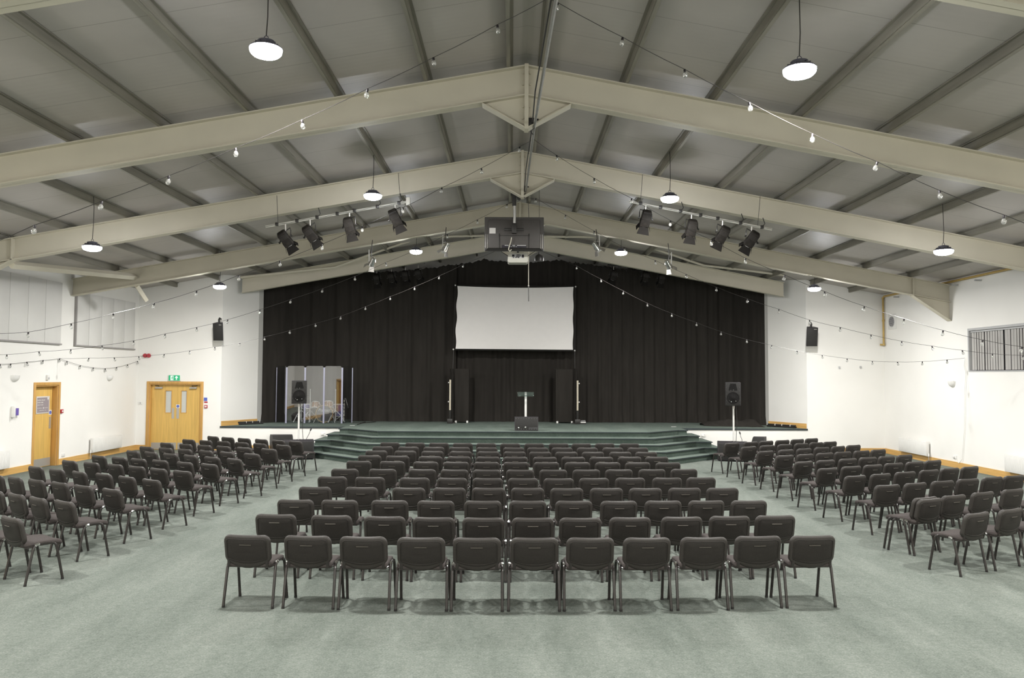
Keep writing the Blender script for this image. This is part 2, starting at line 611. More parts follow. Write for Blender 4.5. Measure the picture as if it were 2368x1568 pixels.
WHERE = ['nearest, partly above the frame', 'second from the seating end', 'third, with lighting bars on it', 'fourth, behind the hung television', 'last, spanning the stage opening']
for i, Y in enumerate(FY):
    t = struct(empty('roof_beam', (X0, Y, roof(X0))), 'cream painted steel portal beam, ' + WHERE[i])
    for side in (-1, 1):
        xe = (XL + .01 if side < 0 else XR - .01)
        if i == 4:
            xe = -8.62 if side < 0 else 8.66
        r = rafter(Y, side, xe)
        if i < 4 and not (i == 3 and side < 0):
            eave_haunch(r, side, Y, xe)
        r.build('rafter', 'cream', t, world=True)
    m = MB()
    h1, zt = .66, EYE + 3.67
    m.prism([(X0 - h1, Y - .006, roof(X0 - h1) - DEP), (X0, Y - .006, zt), (X0 + h1, Y - .006, roof(X0 + h1) - DEP), (X0, Y - .006, roof(X0) - DEP)], (0, .012, 0))
    for s in (-1, 1):
        a, b = Vector((X0 + s * h1, Y - FW / 2, roof(X0 + s * h1) - DEP)), Vector((X0, Y - FW / 2, zt))
        m.prism([a, b, b - Vector((0, 0, .02)), a - Vector((0, 0, .02))], (0, FW, 0))
    m.bx(X0 - .03, X0 + .03, Y - FW / 2 - .004, Y + FW / 2 + .004, zt - .02, roof(X0) + .01)
    for k in range(5):
        for s in (-1, 1):
            m.cyl((X0 + s * .055, Y - .03, zt + .16 + k * .17), (X0 + s * .055, Y + .03, zt + .16 + k * .17), .014, n=8)
    m.build('apex_haunch', 'cream', t, world=True)

# purlins
PX = [-.05, -1.27, -2.6, -3.92, -5.21, -6.55, -7.87, -9.2, -10.5, .42, 1.66, 2.97, 4.27, 5.54, 6.82, 8.1, 9.35, 10.55]
for k, x in enumerate(PX):
    s = -1 if x < X0 else 1
    z = roof(x)
    m = MB()
    yb = YS if abs(x) < 8.3 else YF
    f = .05
    pts = [(x, z + PD), (x - f * s, z + PD), (x - f * s, z + PD - .012), (x - .010 * s, z + PD - .012),
           (x - .010 * s, z + .012), (x + f * s, z + .012), (x + f * s, z), (x, z)]
    m.prism([(px_, YB, pz) for px_, pz in pts], (0, yb - YB, 0))
    n_side = sum(1 for p in PX[:k + 1] if (p < X0) == (x < X0))
    struct(m.build('purlin', 'purlin'), f'galvanised roof purlin, {ORD[n_side]} from the ridge on the {"left" if s < 0 else "right"} slope')

# eave strut beam and short brace on the left
m = MB()
a, b = at_y(26, 612, FY[2] + .1), at_y(312, 640, FY[3] - .1)
m.tube([a, b], .085, 4, up=(0, .3, 1))
struct(m.build('eave_beam', 'cream'), 'cream steel strut running along the left eave between two portal beams')
m = MB()
m.tube([at_y(316, 660, FY[3] + .1), at_y(338, 694, FY[3] + .75)], .07, 4)
struct(m.build('knee_brace', 'cream'), 'short cream steel brace under the fourth portal beam on the left')
# roof bracing rails between the last two frames
for s, px in ((-1, [(556, 641), (640, 632), (775, 618), (880, 580), (962, 552), (1010, 547), (1120, 545)]),
              (1, [(1255, 547), (1400, 548), (1441, 553), (1530, 581), (1628, 614), (1700, 622), (1812, 636)])):
    m = MB().tube([at_y(x, y, 24.1) for x, y in px], .035, 6)
    struct(m.build('bracing_rail', 'cream'), f'thin cream rail bent across the bay before the stage, {"left" if s < 0 else "right"} half')

# ridge conduit hung under the apex
m = MB()
c1, c2 = at_y(1236, 290, FY[1] - .05), at_y(1216, 442, FY[2] - .05)
dv = (c2 - c1) / (c2.y - c1.y)
c0 = c1 + dv * (6.6 - c1.y)
c0.x += .06
m.tube([c0, c1, c2], .021, 8)
t = thing('conduit_pipe', 'long galvanised conduit pipe hung beneath the roof ridge', 'pipe', (c1.x, c1.y, c1.z))
m.build('pipe', 'galv', t, world=True)
m = MB().tube([c0 + Vector((-.04, 0, .03)), c1 + Vector((-.035, -1.5, -.05)), c1 + Vector((-.03, 0, .03)), c2 + Vector((-.03, -1.8, -.03)), c2 + Vector((-.03, 0, .03))], .010, 5)
m.build('cable', 'wire', t, world=True)
for c in (c1, c2):
    m = MB().box((c.x - .05, c.y, c.z + .05), (.10, .05, .12), None, .01)
    m.tube([(c.x - .10, c.y, c.z + .09), (c.x + .06, c.y, c.z + .09)], .014, 6)
    m.tube([(c.x, c.y, c.z - .04), (c.x - .06, c.y, c.z - .09), (c.x - .02, c.y, c.z - .14)], .008, 5)
    m.build('clamp', 'blackmetal', t, world=True)

# ---------------------------------------------------------------- doors
def framed(parent, m_axis, a, b, top, wall, inward):
    """Architrave and lining around an opening. m_axis 'x': wall plane x=wall, opening runs along y."""
    m = MB()
    w, e = .075, .022 * inward

    def B(p0, p1, z0, z1, d0, d1):
        if m_axis == 'x':
            m.bx(wall + d0, wall + d1, p0, p1, z0, z1, .004)
        else:
            m.bx(p0, p1, wall + d0, wall + d1, z0, z1, .004)
    B(a - w, a, 0, top + w, 0, e)
    B(b, b + w, 0, top + w, 0, e)
    B(a, b, top, top + w, 0, e)
    ln = -.19 * inward
    B(a, a + .03, 0, top, ln, 0)
    B(b - .03, b, 0, top, ln, 0)
    B(a + .03, b - .03, top - .03, top, ln, 0)
    m.build('door_frame', 'oakframe', parent, world=True)


# single door, left wall
d1 = struct(empty('door_1', (XL, (D1a + D1b) / 2, 0)), 'single oak door in the left wall with a grey notice on it')
framed(d1, 'x', D1a, D1b, D1t, XL, 1)
lx = XL - .13
leaf = MB().bx(lx - .045, lx, D1a + .033, D1b - .033, .006, D1t - .033, .003).build('door_leaf', 'oak', d1, world=True)
MB().bx(lx, lx + .004, D1a + .05, D1b - .05, .02, .22).build('kick_plate', 'steel', leaf)
MB().bx(lx, lx + .004, D1b - .15, D1b - .07, .95, 1.25).build('push_plate', 'steel', leaf)
g = MB().bx(lx, lx + .003, D1b - .165, D1b - .05, 1.30, 1.42).build('fire_door_disc', 'whitepl', leaf)
MB().cyl((lx, D1b - .108, 1.36), (lx + .0045, D1b - .108, 1.36), .046, n=20).build('blue_disc', 'blue', g)
# notice
sy0, sy1 = at_x(83, 935, lx).y, at_x(113.5, 935, lx).y
sz1, sz0 = at_x(99, 916.5, lx).z, at_x(99, 956.5, lx).z
nt_ = tag(empty('notice_board', (lx + .01, (sy0 + sy1) / 2, (sz0 + sz1) / 2)), 'grey framed notice with pale lettering fixed on the single oak door', 'sign')
MB().bx(lx + .001, lx + .012, sy0, sy1, sz0, sz1, .003).build('border', 'signborder', nt_, world=True)
MB().bx(lx + .008, lx + .0135, sy0 + .03, sy1 - .03, sz0 + .03, sz1 - .03).build('panel', 'signgrey', nt_, world=True)
sw, sh = sy1 - sy0, sz1 - sz0
for v, words in ((.755, [(.08, .36), (.40, .66)]), (.62, [(.08, .30), (.33, .52)]), (.485, [(.08, .27), (.30, .52)]), (.31, [(.08, .42), (.60, .88)]), (.175, [(.24, .60), (.64, .74)])):
    hh = .052 if v > .4 else .03
    for u0, u1 in words:
        u = u0
        m = MB()
        while u < u1 - .02:
            wdt = rnd.uniform(.018, .03)
            m.bx(lx + .0135, lx + .0147, sy0 + u * sw, sy0 + min(u1, u + wdt) * sw, sz0 + v * sh, sz0 + (v + hh * rnd.uniform(.7, 1.2)) * sh)
            u += wdt + .012
        m.build('lettering', 'signborder', nt_, world=True)
m = MB().prism([(lx + .0136, sy0 + .80 * sw, sz0 + .92 * sh), (lx + .0136, sy0 + .94 * sw, sz0 + .92 * sh), (lx + .0136, sy0 + .87 * sw, sz0 + .74 * sh)], (.0015, 0, 0))
m.build('triangle_mark', 'whitepl', nt_, world=True)
m = MB().bx(lx + .0136, lx + .0151, sy0 + .50 * sw, sy0 + .56 * sw, sz0 + .29 * sh, sz0 + .36 * sh)
m.build('square_mark', 'whitepl', nt_, world=True)
# double door, far wall
d2 = struct(empty('door_2', ((DDa + DDb) / 2, YF, 0)), 'double oak doors in the end wall under the green exit sign')
framed(d2, 'y', DDa, DDb, DDt, YF, -1)
ly = YF + .10
mid = at_y(407.5, 950, YF).x
for nm, xa, xb, gx0, gx1, px0, px1, hinge in (('L', DDa + .033, mid - .002, at_y(383.5, 900, ly).x, at_y(397, 900, ly).x, at_y(398.5, 900, ly).x, at_y(404.2, 900, ly).x, -1),
                                              ('R', mid + .002, DDb - .033, at_y(420.0, 900, ly).x, at_y(432, 900, ly).x, at_y(409.6, 900, ly).x, at_y(415.4, 900, ly).x, 1)):
    gz0, gz1 = at_y(400, 954, ly).z, at_y(400, 904, ly).z
    m = MB()
    for x0, x1, z0, z1 in ((xa, gx0, .006, DDt - .033), (gx1, xb, .006, DDt - .033), (gx0, gx1, .006, gz0), (gx0, gx1, gz1, DDt - .033)):
        m.bx(x0, x1, ly, ly + .045, z0, z1)
    lf = m.build('door_leaf', 'oak', d2, world=True)
    m = MB()
    for x0, x1, z0, z1 in ((gx0 - .02, gx0, gz0 - .02, gz1 + .02), (gx1, gx1 + .02, gz0 - .02, gz1 + .02), (gx0, gx1, gz0 - .02, gz0), (gx0, gx1, gz1, gz1 + .02)):
        m.bx(x0, x1, ly - .008, ly, z0, z1)
    m.build('bead', 'oakframe', lf)
    MB().bx(gx0, gx1, ly + .02, ly + .026, gz0, gz1).build('vision_panel', 'frost', lf)
    MB().bx(px0, px1, ly - .005, ly, at_y(400, 968, ly).z, at_y(400, 943.5, ly).z).build('push_plate', 'steel', lf)
    MB().bx(xa + .02, xb - .02, ly - .004, ly, .02, .22).build('kick_plate', 'steel', lf)
    cx = xa + .24 if hinge < 0 else xb - .24
    MB().box((cx, ly - .035, 1.925), (.22, .06, .05), None, .008).build('door_closer', 'steel', lf)
    MB().tube([(cx, ly - .05, 1.95), (cx - hinge * .02, ly - .10, 1.99), (cx + hinge * .13, ly - .02, 2.0)], .009, 6).build('closer_arm', 'blackmetal', lf)
    if nm == 'R':
        pz = at_y(412, 939.5, ly).z
        pc = (px0 + px1) / 2
        g = MB().bx(pc - .055, pc + .055, ly - .004, ly, pz - .055, pz + .055).build('fire_door_disc', 'whitepl', lf)
        MB().cyl((pc, ly - .0055, pz), (pc, ly - .001, pz), .043, n=20).build('blue_disc', 'blue', g)
# plain door on the left wall beside the camera, seen only as a reflection in the drum shield
d3 = struct(empty('door_3', (XL, 5.4, 0)), 'plain oak door in the left wall mirrored in the drum shield')
framed(d3, 'x', 4.9, 5.9, 2.04, XL, 1)
MB().bx(XL - .17, XL - .125, 4.935, 5.865, .006, 2.005).build('door_leaf', 'oak', d3, world=True)

# ---------------------------------------------------------------- window with blinds, right wall
w1 = struct(empty('window_1', (XR, (W1[0] + W1[1]) / 2, W1[2])), 'high wide window in the right wall behind grey vertical blinds')
m = MB()
ya, yb, za, zb = W1
for y0, y1, z0, z1 in ((ya, yb, zb - .06, zb), (ya, yb, za, za + .03), (yb - .05, yb, za + .03, zb - .06), (ya, ya + .05, za + .03, zb - .06)):
    m.bx(XR - .01, XR + .16, y0, y1, z0, z1)
m.build('window_frame', 'greypl', w1, world=True)
MB().bx(XR + .17, XR + .19, ya, yb, za, zb).build('window_glass', 'dark', w1, world=True)
y = yb - .07
k = 0
bl = MB()
while y > ya + .1:
    wdt = .088
    gap = .016 + (.02 if k % 9 == 4 else 0) + (.06 if k in (11, 27) else 0)
    bl.box((XR + .06, y - wdt / 2, (za + zb) / 2 - .02), (.004, wdt, zb - za - .13), Euler((0, 0, rnd.uniform(-.12, .12))))
    y -= wdt + gap
    k += 1
bl.build('vertical_blind', 'blind', w1, world=True)
MB().bx(XR + .03, XR + .09, ya + .06, yb - .06, zb - .105, zb - .065).build('head_rail', 'greypl', w1, world=True)

# ---------------------------------------------------------------- high wall boards, left wall
for nm, pxa, pxb, side in (('a', -140, 138, 'nearer the seating end'), ('b', 172, 309, 'beside the far corner')):
    y0, y1 = at_x(pxa, 790, XL).y if pxa > 0 else 15.9, at_x(pxb, 800, XL).y
    z0 = at_x(170, 797, XL).z
    z1 = 4.70 if nm == 'a' else 4.55
    t = thing('wall_board', f'white boarded panel high on the left wall, {side}', 'panel', (XL, (y0 + y1) / 2, z0))
    n = max(5, int((y1 - y0) / .62))
    m = MB()
    for i in range(n):
        ya_, yb_ = y0 + (y1 - y0) * i / n, y0 + (y1 - y0) * (i + 1) / n
        m.bx(XL, XL + .028, ya_ + .006, yb_ - .006, z0, z1, .004)
    m.build('board_face', 'panelwhite', t, world=True)
    MB().bx(XL, XL + .06, y0, y1, z0 - .035, z0).build('bottom_trim', 'paneltrim', t, world=True)
    if nm == 'b':
        MB().bx(XL, XL + .06, y0 - .05, y0, z0 - .035, z1).build('side_trim', 'paneltrim', t, world=True)

# ---------------------------------------------------------------- stage
def shade_risers(o):
    o.data.materials.append(M_['risershade'])
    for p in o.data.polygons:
        p.material_index = 0 if abs(p.normal.z) > .5 else 1  # upright faces take the carpet colour with shade painted in


def level(k, off=0.):
    e = (5.27, 5.56, 5.85, 6.05, 6.12)[k]
    R = [(e + off, YF), (e + off, 23.5 - .3 * k - off), (5.0 + .19 * k + off * .4, 23.5 - .3 * k - off), (3.95 + .08 * k + off * .5, 22.5 - .42 * k - off)]
    return R + [(.1 - x, y) for x, y in R[::-1]]


st = struct(empty('stage_platform', (0, YF, 0)), 'raised carpeted stage with five wide chamfered steps')
m = MB()
up = Vector((0, 0, 1))
m.prism([(x, y, 0) for x, y in [(RRX + .1, YF + .002)] + [(RX2R + .1, RY2), (RX2R + .1, YS), (RX2L - .1, YS), (RX2L - .1, RY2)] + [(RLX - .1, YF + .002)]], (0, 0, STH))
m.prism([(x, y, 0) for x, y in level(0)], (0, 0, STH - .0005))
shade_risers(m.build('stage_deck', 'stagecarpet', st, world=True))
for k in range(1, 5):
    shade_risers(MB().prism([(x, y, 0) for x, y in level(k)], (0, 0, STH - .149 * k)).build('step', 'stagecarpet', st, world=True))
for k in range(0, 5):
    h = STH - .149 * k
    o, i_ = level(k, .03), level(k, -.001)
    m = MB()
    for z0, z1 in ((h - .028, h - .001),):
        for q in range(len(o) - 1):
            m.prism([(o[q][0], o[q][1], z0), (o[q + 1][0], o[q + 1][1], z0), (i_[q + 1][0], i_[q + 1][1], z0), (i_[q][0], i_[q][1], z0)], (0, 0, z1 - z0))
    m.build('step_nosing', 'nosing_shadow', st, world=True)  # overhanging edge with its shadow line put into the colour
m = MB()
m.bx(RLX, -5.15, YF - .012, YF, 0, STH - .05)
m.build('riser_board', 'wall', st, world=True)
MB().bx(5.25, RRX, YF - .012, YF, 0, STH - .05).build('riser_board', 'wall', st, world=True)
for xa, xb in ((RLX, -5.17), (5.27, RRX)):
    MB().bx(xa, xb, YF - .04, YF + .004, STH - .05, STH + .002, .005).build('stage_edge', 'nosing_shadow', st, world=True)
# ================================================================ CHAIRS
def rrect(w, h, r, n=5, cx=0., cz=0., rb=None, ne=7):
    """Rounded rectangle outline, counter-clockwise, with extra points along the edges."""
    raw = []
    r0 = r
    for qx, qz, a0 in ((1, 1, 0), (-1, 1, 90), (-1, -1, 180), (1, -1, 270)):
        r = rb if rb and qz < 0 else r0
        raw.append([(cx + qx * (w / 2 - r) + r * cos(radians(a0 + 90 * i / n)), cz + qz * (h / 2 - r) + r * sin(radians(a0 + 90 * i / n))) for i in range(n + 1)])
    pts = []
    for c, d in zip(raw, raw[1:] + raw[:1]):
        pts += c
        (xa, za), (xb, zb) = c[-1], d[0]
        pts += [(xa + (xb - xa) * k / ne, za + (zb - za) * k / ne) for k in range(1, ne)]
    return pts


def pad(w, h, r, layers, place, rb=None):
    """Cushion built from rounded-rectangle rings. layers: (inset, depth); place maps (x, z, depth) to 3D."""
    rings = []
    for ins, d in layers:
        rings.append([place(x, z, d) for x, z in rrect(w - 2 * ins, h - 2 * ins, max(.008, r - ins), 5, 0, 0, max(.006, rb - ins * .6) if rb else None)])
    return MB().loft(rings)


BW, BH = .482, .268                     # backrest
TOPZ, TOPY = .752, -.262                # its upper edge, seen from the seat centre


def back_place(x, z, d):
    """x across, z from -BH/2..BH/2, d = depth, negative towards the rear of the chair."""
    drop = -.088 * (1 - (2 * x / BW) ** 2) if z < 0 else 0.
    if z < 0:
        drop *= (-z / (BH / 2)) ** 1.6
    zz = z + drop + (-.006 * (1 - (2 * x / BW) ** 2) if z > 0 else 0) * max(0, z / (BH / 2)) ** 2
    curve = -.030 * (1 - (2 * x / BW) ** 2)
    tilt = radians(13)
    zc = zz - BH / 2
    return Vector((x, TOPY + (-zc) * sin(tilt) + d * cos(tilt) + curve + .03, TOPZ + zc * cos(tilt) + d * sin(tilt)))


def chair_proto():
    t = thing('stacking_chair', 'black stacking chair', 'chair')
    bl = [(.12, .012), (.05, .010), (.022, .006), (.006, -.004), (0, -.018), (.002, -.032), (.012, -.042), (.030, -.045)]
    b = pad(BW, BH, .075, bl, back_place, .032).build('backrest', 'fabric', t, 60)
    sl = [(.030, -.040), (.030, -.0475), (.034, -.051), (.040, -.0520), (.042, -.0480), (.046, -.0500), (.10, -.052)]
    m = pad(BW, BH, .075, sl, back_place, .032)
    m.build('back_shell', 'shell', b, 30)
    m = MB()
    g = [back_place(x, .040, -.056) for x in (-.060, -.05, 0, .05, .060)]
    m.tube(g, .0042, 6)
    m.build('grip_lip', 'grip', b)
    # seat: 0.45 wide, front edge turned down

    def seat_place(x, y, d):
        fr = max(0., (y - .08) / .15)
        dip = -.012 * (1 - (2 * x / .46) ** 2)
        return Vector((x, y + .008, .435 + d - .035 * fr ** 2 + dip))
    s_l = [(.10, -.022), (.02, -.020), (.006, -.014), (0, .004), (.003, .022), (.014, .032), (.035, .037), (.09, .040)]
    sm = pad(.466, .435, .085, s_l, seat_place, .04)
    sm.build('seat', 'seatfab', t, 60)
    # tubular frame: side rails, cross bars and the two back uprights
    fr = MB()
    ZR = .432
    for s in (-1, 1):
        x = s * .246
        fr.tube([(x, -.075, ZR + .004), (x, 0, ZR + .012), (x, .075, ZR + .004)], .0135, 8, flat=.62)
        fr.tube([(x * .80, .02, .425), (x * .80, -.17, .418), (x * .80, -.20, .425), (x * .80, -.215, .47), (x * .80, -.222, .56)], .013, 6, flat=1.3)
        fr.cyl((x - s * .004, -.062, ZR + .012), (x + s * .010, -.062, ZR + .012), .009, n=8)
    fr.tube([(-.246, -.085, .418), (-.215, -.19, .412), (.215, -.19, .412), (.246, -.085, .418)], .010, 6)
    for y in (-.085, .09):
        fr.tube([(-.246, y, ZR - .010), (.246, y, ZR - .010)], .010, 6)
    fr.build('seat_frame', 'legm', t)
    for s in (-1, 1):
        x0, x1 = s * .248, s * .255
        for e in (-1, 1):
            pts = [(x0, e * .070, ZR + .006), (x0, e * .098, ZR - .002), (x0 + s * .001, e * .116, ZR - .022), (x0 + s * .003, e * .128, ZR - .06), (x1, e * .198, .012)]
            lg = MB().tube(pts, .0150, 8, flat=1., up=(0, 1, 0)).build('leg', 'legm', t)
            MB().cyl((x1, e * .1978, 0), (x1 - s * .0003, e * .1960, .022), .0162, .0155, 10).build('foot_cap', 'rubber', lg)
            if e < 0:
                MB().tube([(x0, -.060, ZR + .009), (x0, -.085, ZR + .006), (x0, -.104, ZR - .006)], .0165, 8, flat=1.).build('bend_collar', 'chrome', lg)
    return t


CENTRE = [
    [(569, 1237), (709.5, 1237), (839, 1239.5), (973, 1242.5), (1102.7, 1243), (1236.2, 1242.3), (1366, 1242.3), (1497.6, 1243.2), (1629.7, 1242.5), (1755.5, 1237.5), (1882, 1238)],
    [(635.8, 1188.5), (764.9, 1190), (888.6, 1193), (1002.4, 1196.3), (1117.7, 1197), (1232.5, 1196.5), (1342.4, 1197), (1458.3, 1194.8), (1578.3, 1194), (1689.2, 1192), (1795.2, 1192)],
    [(681.8, 1154.4), (784, 1155.5), (900.2, 1156.2), (1007.2, 1158), (1116.6, 1157.5), (1220.8, 1156.8), (1327.5, 1157.2), (1432, 1158.3), (1534.7, 1157.2), (1635, 1156.5), (1733.7, 1157)],
    [(727, 1125), (834.9, 1125.8), (944.6, 1128), (1038.6, 1127.3), (1129.5, 1127), (1220.3, 1126.8), (1311.3, 1128.6), (1403.2, 1128.3), (1493.5, 1128.6), (1584.4, 1127.3), (1672.4, 1127.6)],
    [(767.2, 1100.9), (854.6, 1102.7), (958.3, 1104.6), (1045.4, 1104.8), (1127.8, 1105), (1209.9, 1105), (1292.3, 1106), (1374.4, 1104.6), (1458, 1104.2), (1543.9, 1104.5), (1622.7, 1103.7)],
    [(796.4, 1083.7), (884.3, 1083.9), (976, 1084.3), (1050.7, 1085.5), (1125.7, 1085.5), (1202.8, 1085.8), (1279.8, 1085.6), (1356.6, 1085.4), (1432.1, 1085.3), (1508.7, 1085), (1583.1, 1083.8)],
    [(829, 1065), (906.6, 1066.2), (984.1, 1067.6), (1054.8, 1067.6), (1125, 1067.8), (1193.2, 1068), (1263.9, 1067.9), (1335.6, 1068.3), (1405.8, 1068.8), (1475.5, 1068.7), (1545.9, 1069.3)],
    [(854, 1052.2), (918.8, 1053.6), (995.5, 1055.1), (1060.9, 1055), (1128.4, 1055.3), (1191.8, 1055.4), (1260.4, 1056.6), (1325.9, 1056.2), (1391.3, 1056.5), (1456.4, 1055.4), (1519.4, 1056)],
    [(869.7, 1041.4), (936.9, 1041.9), (999.7, 1042.7), (1065.1, 1042.9), (1129, 1043), (1190.1, 1043.8), (1249.4, 1044.7), (1310.2, 1044.6), (1371.6, 1044.5), (1435, 1044.7), (1495.2, 1044.5)],
    [(884.7, 1031.8), (944.2, 1032.6), (1002.9, 1033.3), (1062.1, 1033.6), (1125.7, 1034.2), (1187.9, 1034.5), (1243.7, 1034.6), (1300.1, 1034.7), (1358.5, 1034.7), (1417.5, 1034.8), (1475.6, 1035.2)],
    [(901, 1022.5), (959.2, 1023.2), (1014.6, 1023.6), (1069.8, 1024.4), (1124.2, 1024.6), (1180, 1025.2), (1235.7, 1025), (1292.3, 1025), (1345, 1025.1), (1398.9, 1024.6), (1456, 1025.5)],
]
LEFT = [  # listed from the aisle outwards, nearest row first
    [(21.7, 1195), (-52, 1185)],
    [(144.2, 1157), (83.5, 1150), (33.6, 1141), (-16, 1133)],
    [(254.7, 1130), (188.6, 1122), (134.4, 1114), (80.2, 1108), (31.4, 1102.5), (-13, 1097.5)],
    [(346.3, 1108.2), (289.4, 1101), (236.3, 1094), (179.9, 1090), (127.9, 1084.5), (79.1, 1078)],
    [(418.5, 1088.2), (363.1, 1082.4), (312.9, 1077.2), (263.4, 1072), (208.1, 1068.4), (157.2, 1064.5)],
    [(480.7, 1072), (424.3, 1067.7), (367.2, 1063), (317.5, 1060), (273.2, 1056.5), (225.5, 1052.8)],
    [(538.9, 1059.9), (487.5, 1056), (437.9, 1051.6), (391.3, 1048), (346.3, 1043.8), (304.5, 1042)],
    [(579.7, 1048.3), (522.4, 1044.4), (473.9, 1041), (425.3, 1038), (380.6, 1034.9), (335.9, 1032.2)],
    [(619.5, 1037.2), (562.2, 1034.4), (514.6, 1031.2), (470.9, 1029), (427.2, 1026.4), (382.6, 1023.6)],
    [(652.6, 1028.3), (599.1, 1025.4), (557.4, 1022.4), (514.6, 1019.6), (473.9, 1017.8), (434, 1015.8)],
    [(681.7, 1019.5), (641.9, 1017.2), (602, 1014.9), (562.2, 1013), (524.4, 1010.6), (490.4, 1008.2)],
]
RIGHT = [
    [(2263.5, 1185), (2341.6, 1176), (2412, 1168)],
    [(2154, 1153.6), (2209.3, 1143.5), (2276.5, 1136.5), (2345.9, 1130.5), (2410, 1124)],
    [(2055.4, 1120.4), (2120.4, 1116.2), (2183.3, 1111.3), (2241.8, 1106.6), (2298.2, 1102.4), (2348.1, 1099)],
    [(1981, 1099), (2039.8, 1095), (2096.6, 1090.5), (2151.9, 1085.9), (2199.6, 1081.8), (2246.2, 1078)],
    [(1916, 1081.7), (1971.4, 1077.6), (2021.5, 1074), (2069.5, 1070), (2118.3, 1067), (2160.5, 1063.8)],
    [(1861.5, 1066.3), (1911.5, 1063.4), (1963.2, 1060), (2009.5, 1056.8), (2053, 1054.4), (2094.4, 1051)],
    [(1817, 1052.3), (1864.2, 1049.6), (1909.6, 1046.7), (1951.4, 1044), (1995, 1041.5), (2033.5, 1038.9)],
    [(1772.5, 1042.1), (1819.8, 1039.6), (1861.5, 1036.9), (1902.4, 1034), (1940.5, 1031.2), (1975.9, 1028.5)],
    [(1733.5, 1032.1), (1776.2, 1029.4), (1817, 1027.2), (1855.2, 1024.9), (1889.7, 1022.6), (1921.4, 1020.6)],
    [(1694.5, 1023.6), (1738, 1021.2), (1773.5, 1018.9), (1811.6, 1017.2), (1846.1, 1015.2), (1878.8, 1013.2)],
]


def lsq(xs, ys, deg):
    """Least-squares polynomial fit, tiny normal-equation solver."""
    n = deg + 1
    mx = sum(xs) / len(xs)
    u = [x - mx for x in xs]
    A = [[sum(a ** (i + j) for a in u) for j in range(n)] + [sum(b * a ** i for a, b in zip(u, ys))] for i in range(n)]
    for i in range(n):
        p = max(range(i, n), key=lambda r: abs(A[r][i]))
        A[i], A[p] = A[p], A[i]
        for r in range(n):
            if r != i:
                q = A[r][i] / A[i][i]
                A[r] = [a - q * b for a, b in zip(A[r], A[i])]
    c = [A[i][n] / A[i][i] for i in range(n)]
    return lambda x: sum(ck * (x - mx) ** k for k, ck in enumerate(c))


proto = chair_proto()
PKIDS = tree_of(proto)
used = [False]


def put_chair(x, y, th, label, group, z=0.):
    if not used[0]:
        c = proto
        used[0] = True
    else:
        c = copy_tree(proto, None, PKIDS)
    c.location = (x, y, z)
    c.rotation_euler = (0, 0, th)
    c['label'] = label
    c['group'] = group
    return c


def row_points(px, deg):
    P = [at_z(x, y, TOPZ - .004) for x, y in px]
    u = [p.x for p in P]
    f = lsq(u, [p.y for p in P], min(deg, len(P) - 1))
    out = []
    for p in P:
        yy = .35 * p.y + .65 * f(p.x)
        out.append(Vector((p.x * yy / p.y, yy, 0)))
    return out


NR = ['nearest row', 'second row from the near end', 'third row from the near end', 'fourth row from the near end', 'fifth row from the near end', 'middle row',
      'fifth row from the stage', 'fourth row from the stage', 'third row from the stage', 'second row from the stage', 'row nearest the stage']
BACK_OFF = TOPY - .012
for r, px in enumerate(CENTRE):
    pts = row_points(px, 2)
    for k, p in enumerate(pts):
        th = (p.x - .1) * radians(1.3) + radians(rnd.uniform(-1.2, 1.2))
        o = p - Matrix.Rotation(th, 3, 'Z') @ Vector((0, BACK_OFF, 0))
        pos = 'leftmost' if k == 0 else 'rightmost' if k == 10 else 'middle' if k == 5 else (ORD[k + 1] + ' from the left' if k < 5 else ORD[11 - k] + ' from the right')
        put_chair(o.x, o.y, th, f'black stacking chair, centre block, {NR[r]}, {pos}', 'centre block of stacking chairs')


def side_block(rows, side, name, first):
    n = len(rows)
    for r, px in enumerate(rows):
        pts = row_points(px, 1)
        a, b = pts[0], pts[-1]
        d = (a - b) if side < 0 else (b - a)
        th0 = atan2(d.y, d.x)
        if len(px) < 4:
            th0 = radians(-29 if side < 0 else 29)
        e = r + first
        rowname = NR[e] if not (r == 0) else 'nearest row'
        if first and r:
            k_ = r + 1
            rowname = NR[r] if k_ <= 5 else NR[e]
        for k, p in enumerate(pts):
            th = th0 + radians((-6 if side < 0 else -3) + rnd.uniform(-2.5, 2.5))
            o = p - Matrix.Rotation(th, 3, 'Z') @ Vector((0, BACK_OFF, 0))
            pos = 'aisle seat' if k == 0 else 'wall-end seat' if k == 5 else ORD[k + 1] + ' from the aisle'
            lab = f'black stacking chair, {name} block, {rowname}, {pos}'
            if side > 0 and r == 1 and k == 0:
                lab = 'black stacking chair, lower one of the stacked pair on the right aisle'
                f = Vector((-sin(th), cos(th), 0))
                put_chair(o.x + f.x * .055 - .01, o.y + f.y * .055, th, 'black stacking chair, upper one of the stacked pair on the right aisle', f'{name} block of stacking chairs', .012)
            put_chair(o.x, o.y, th, lab, f'{name} block of stacking chairs')


side_block(LEFT, -1, 'left', 0)
side_block(RIGHT, 1, 'right', 1)
# ================================================================ LAMPS
LAMPS = []


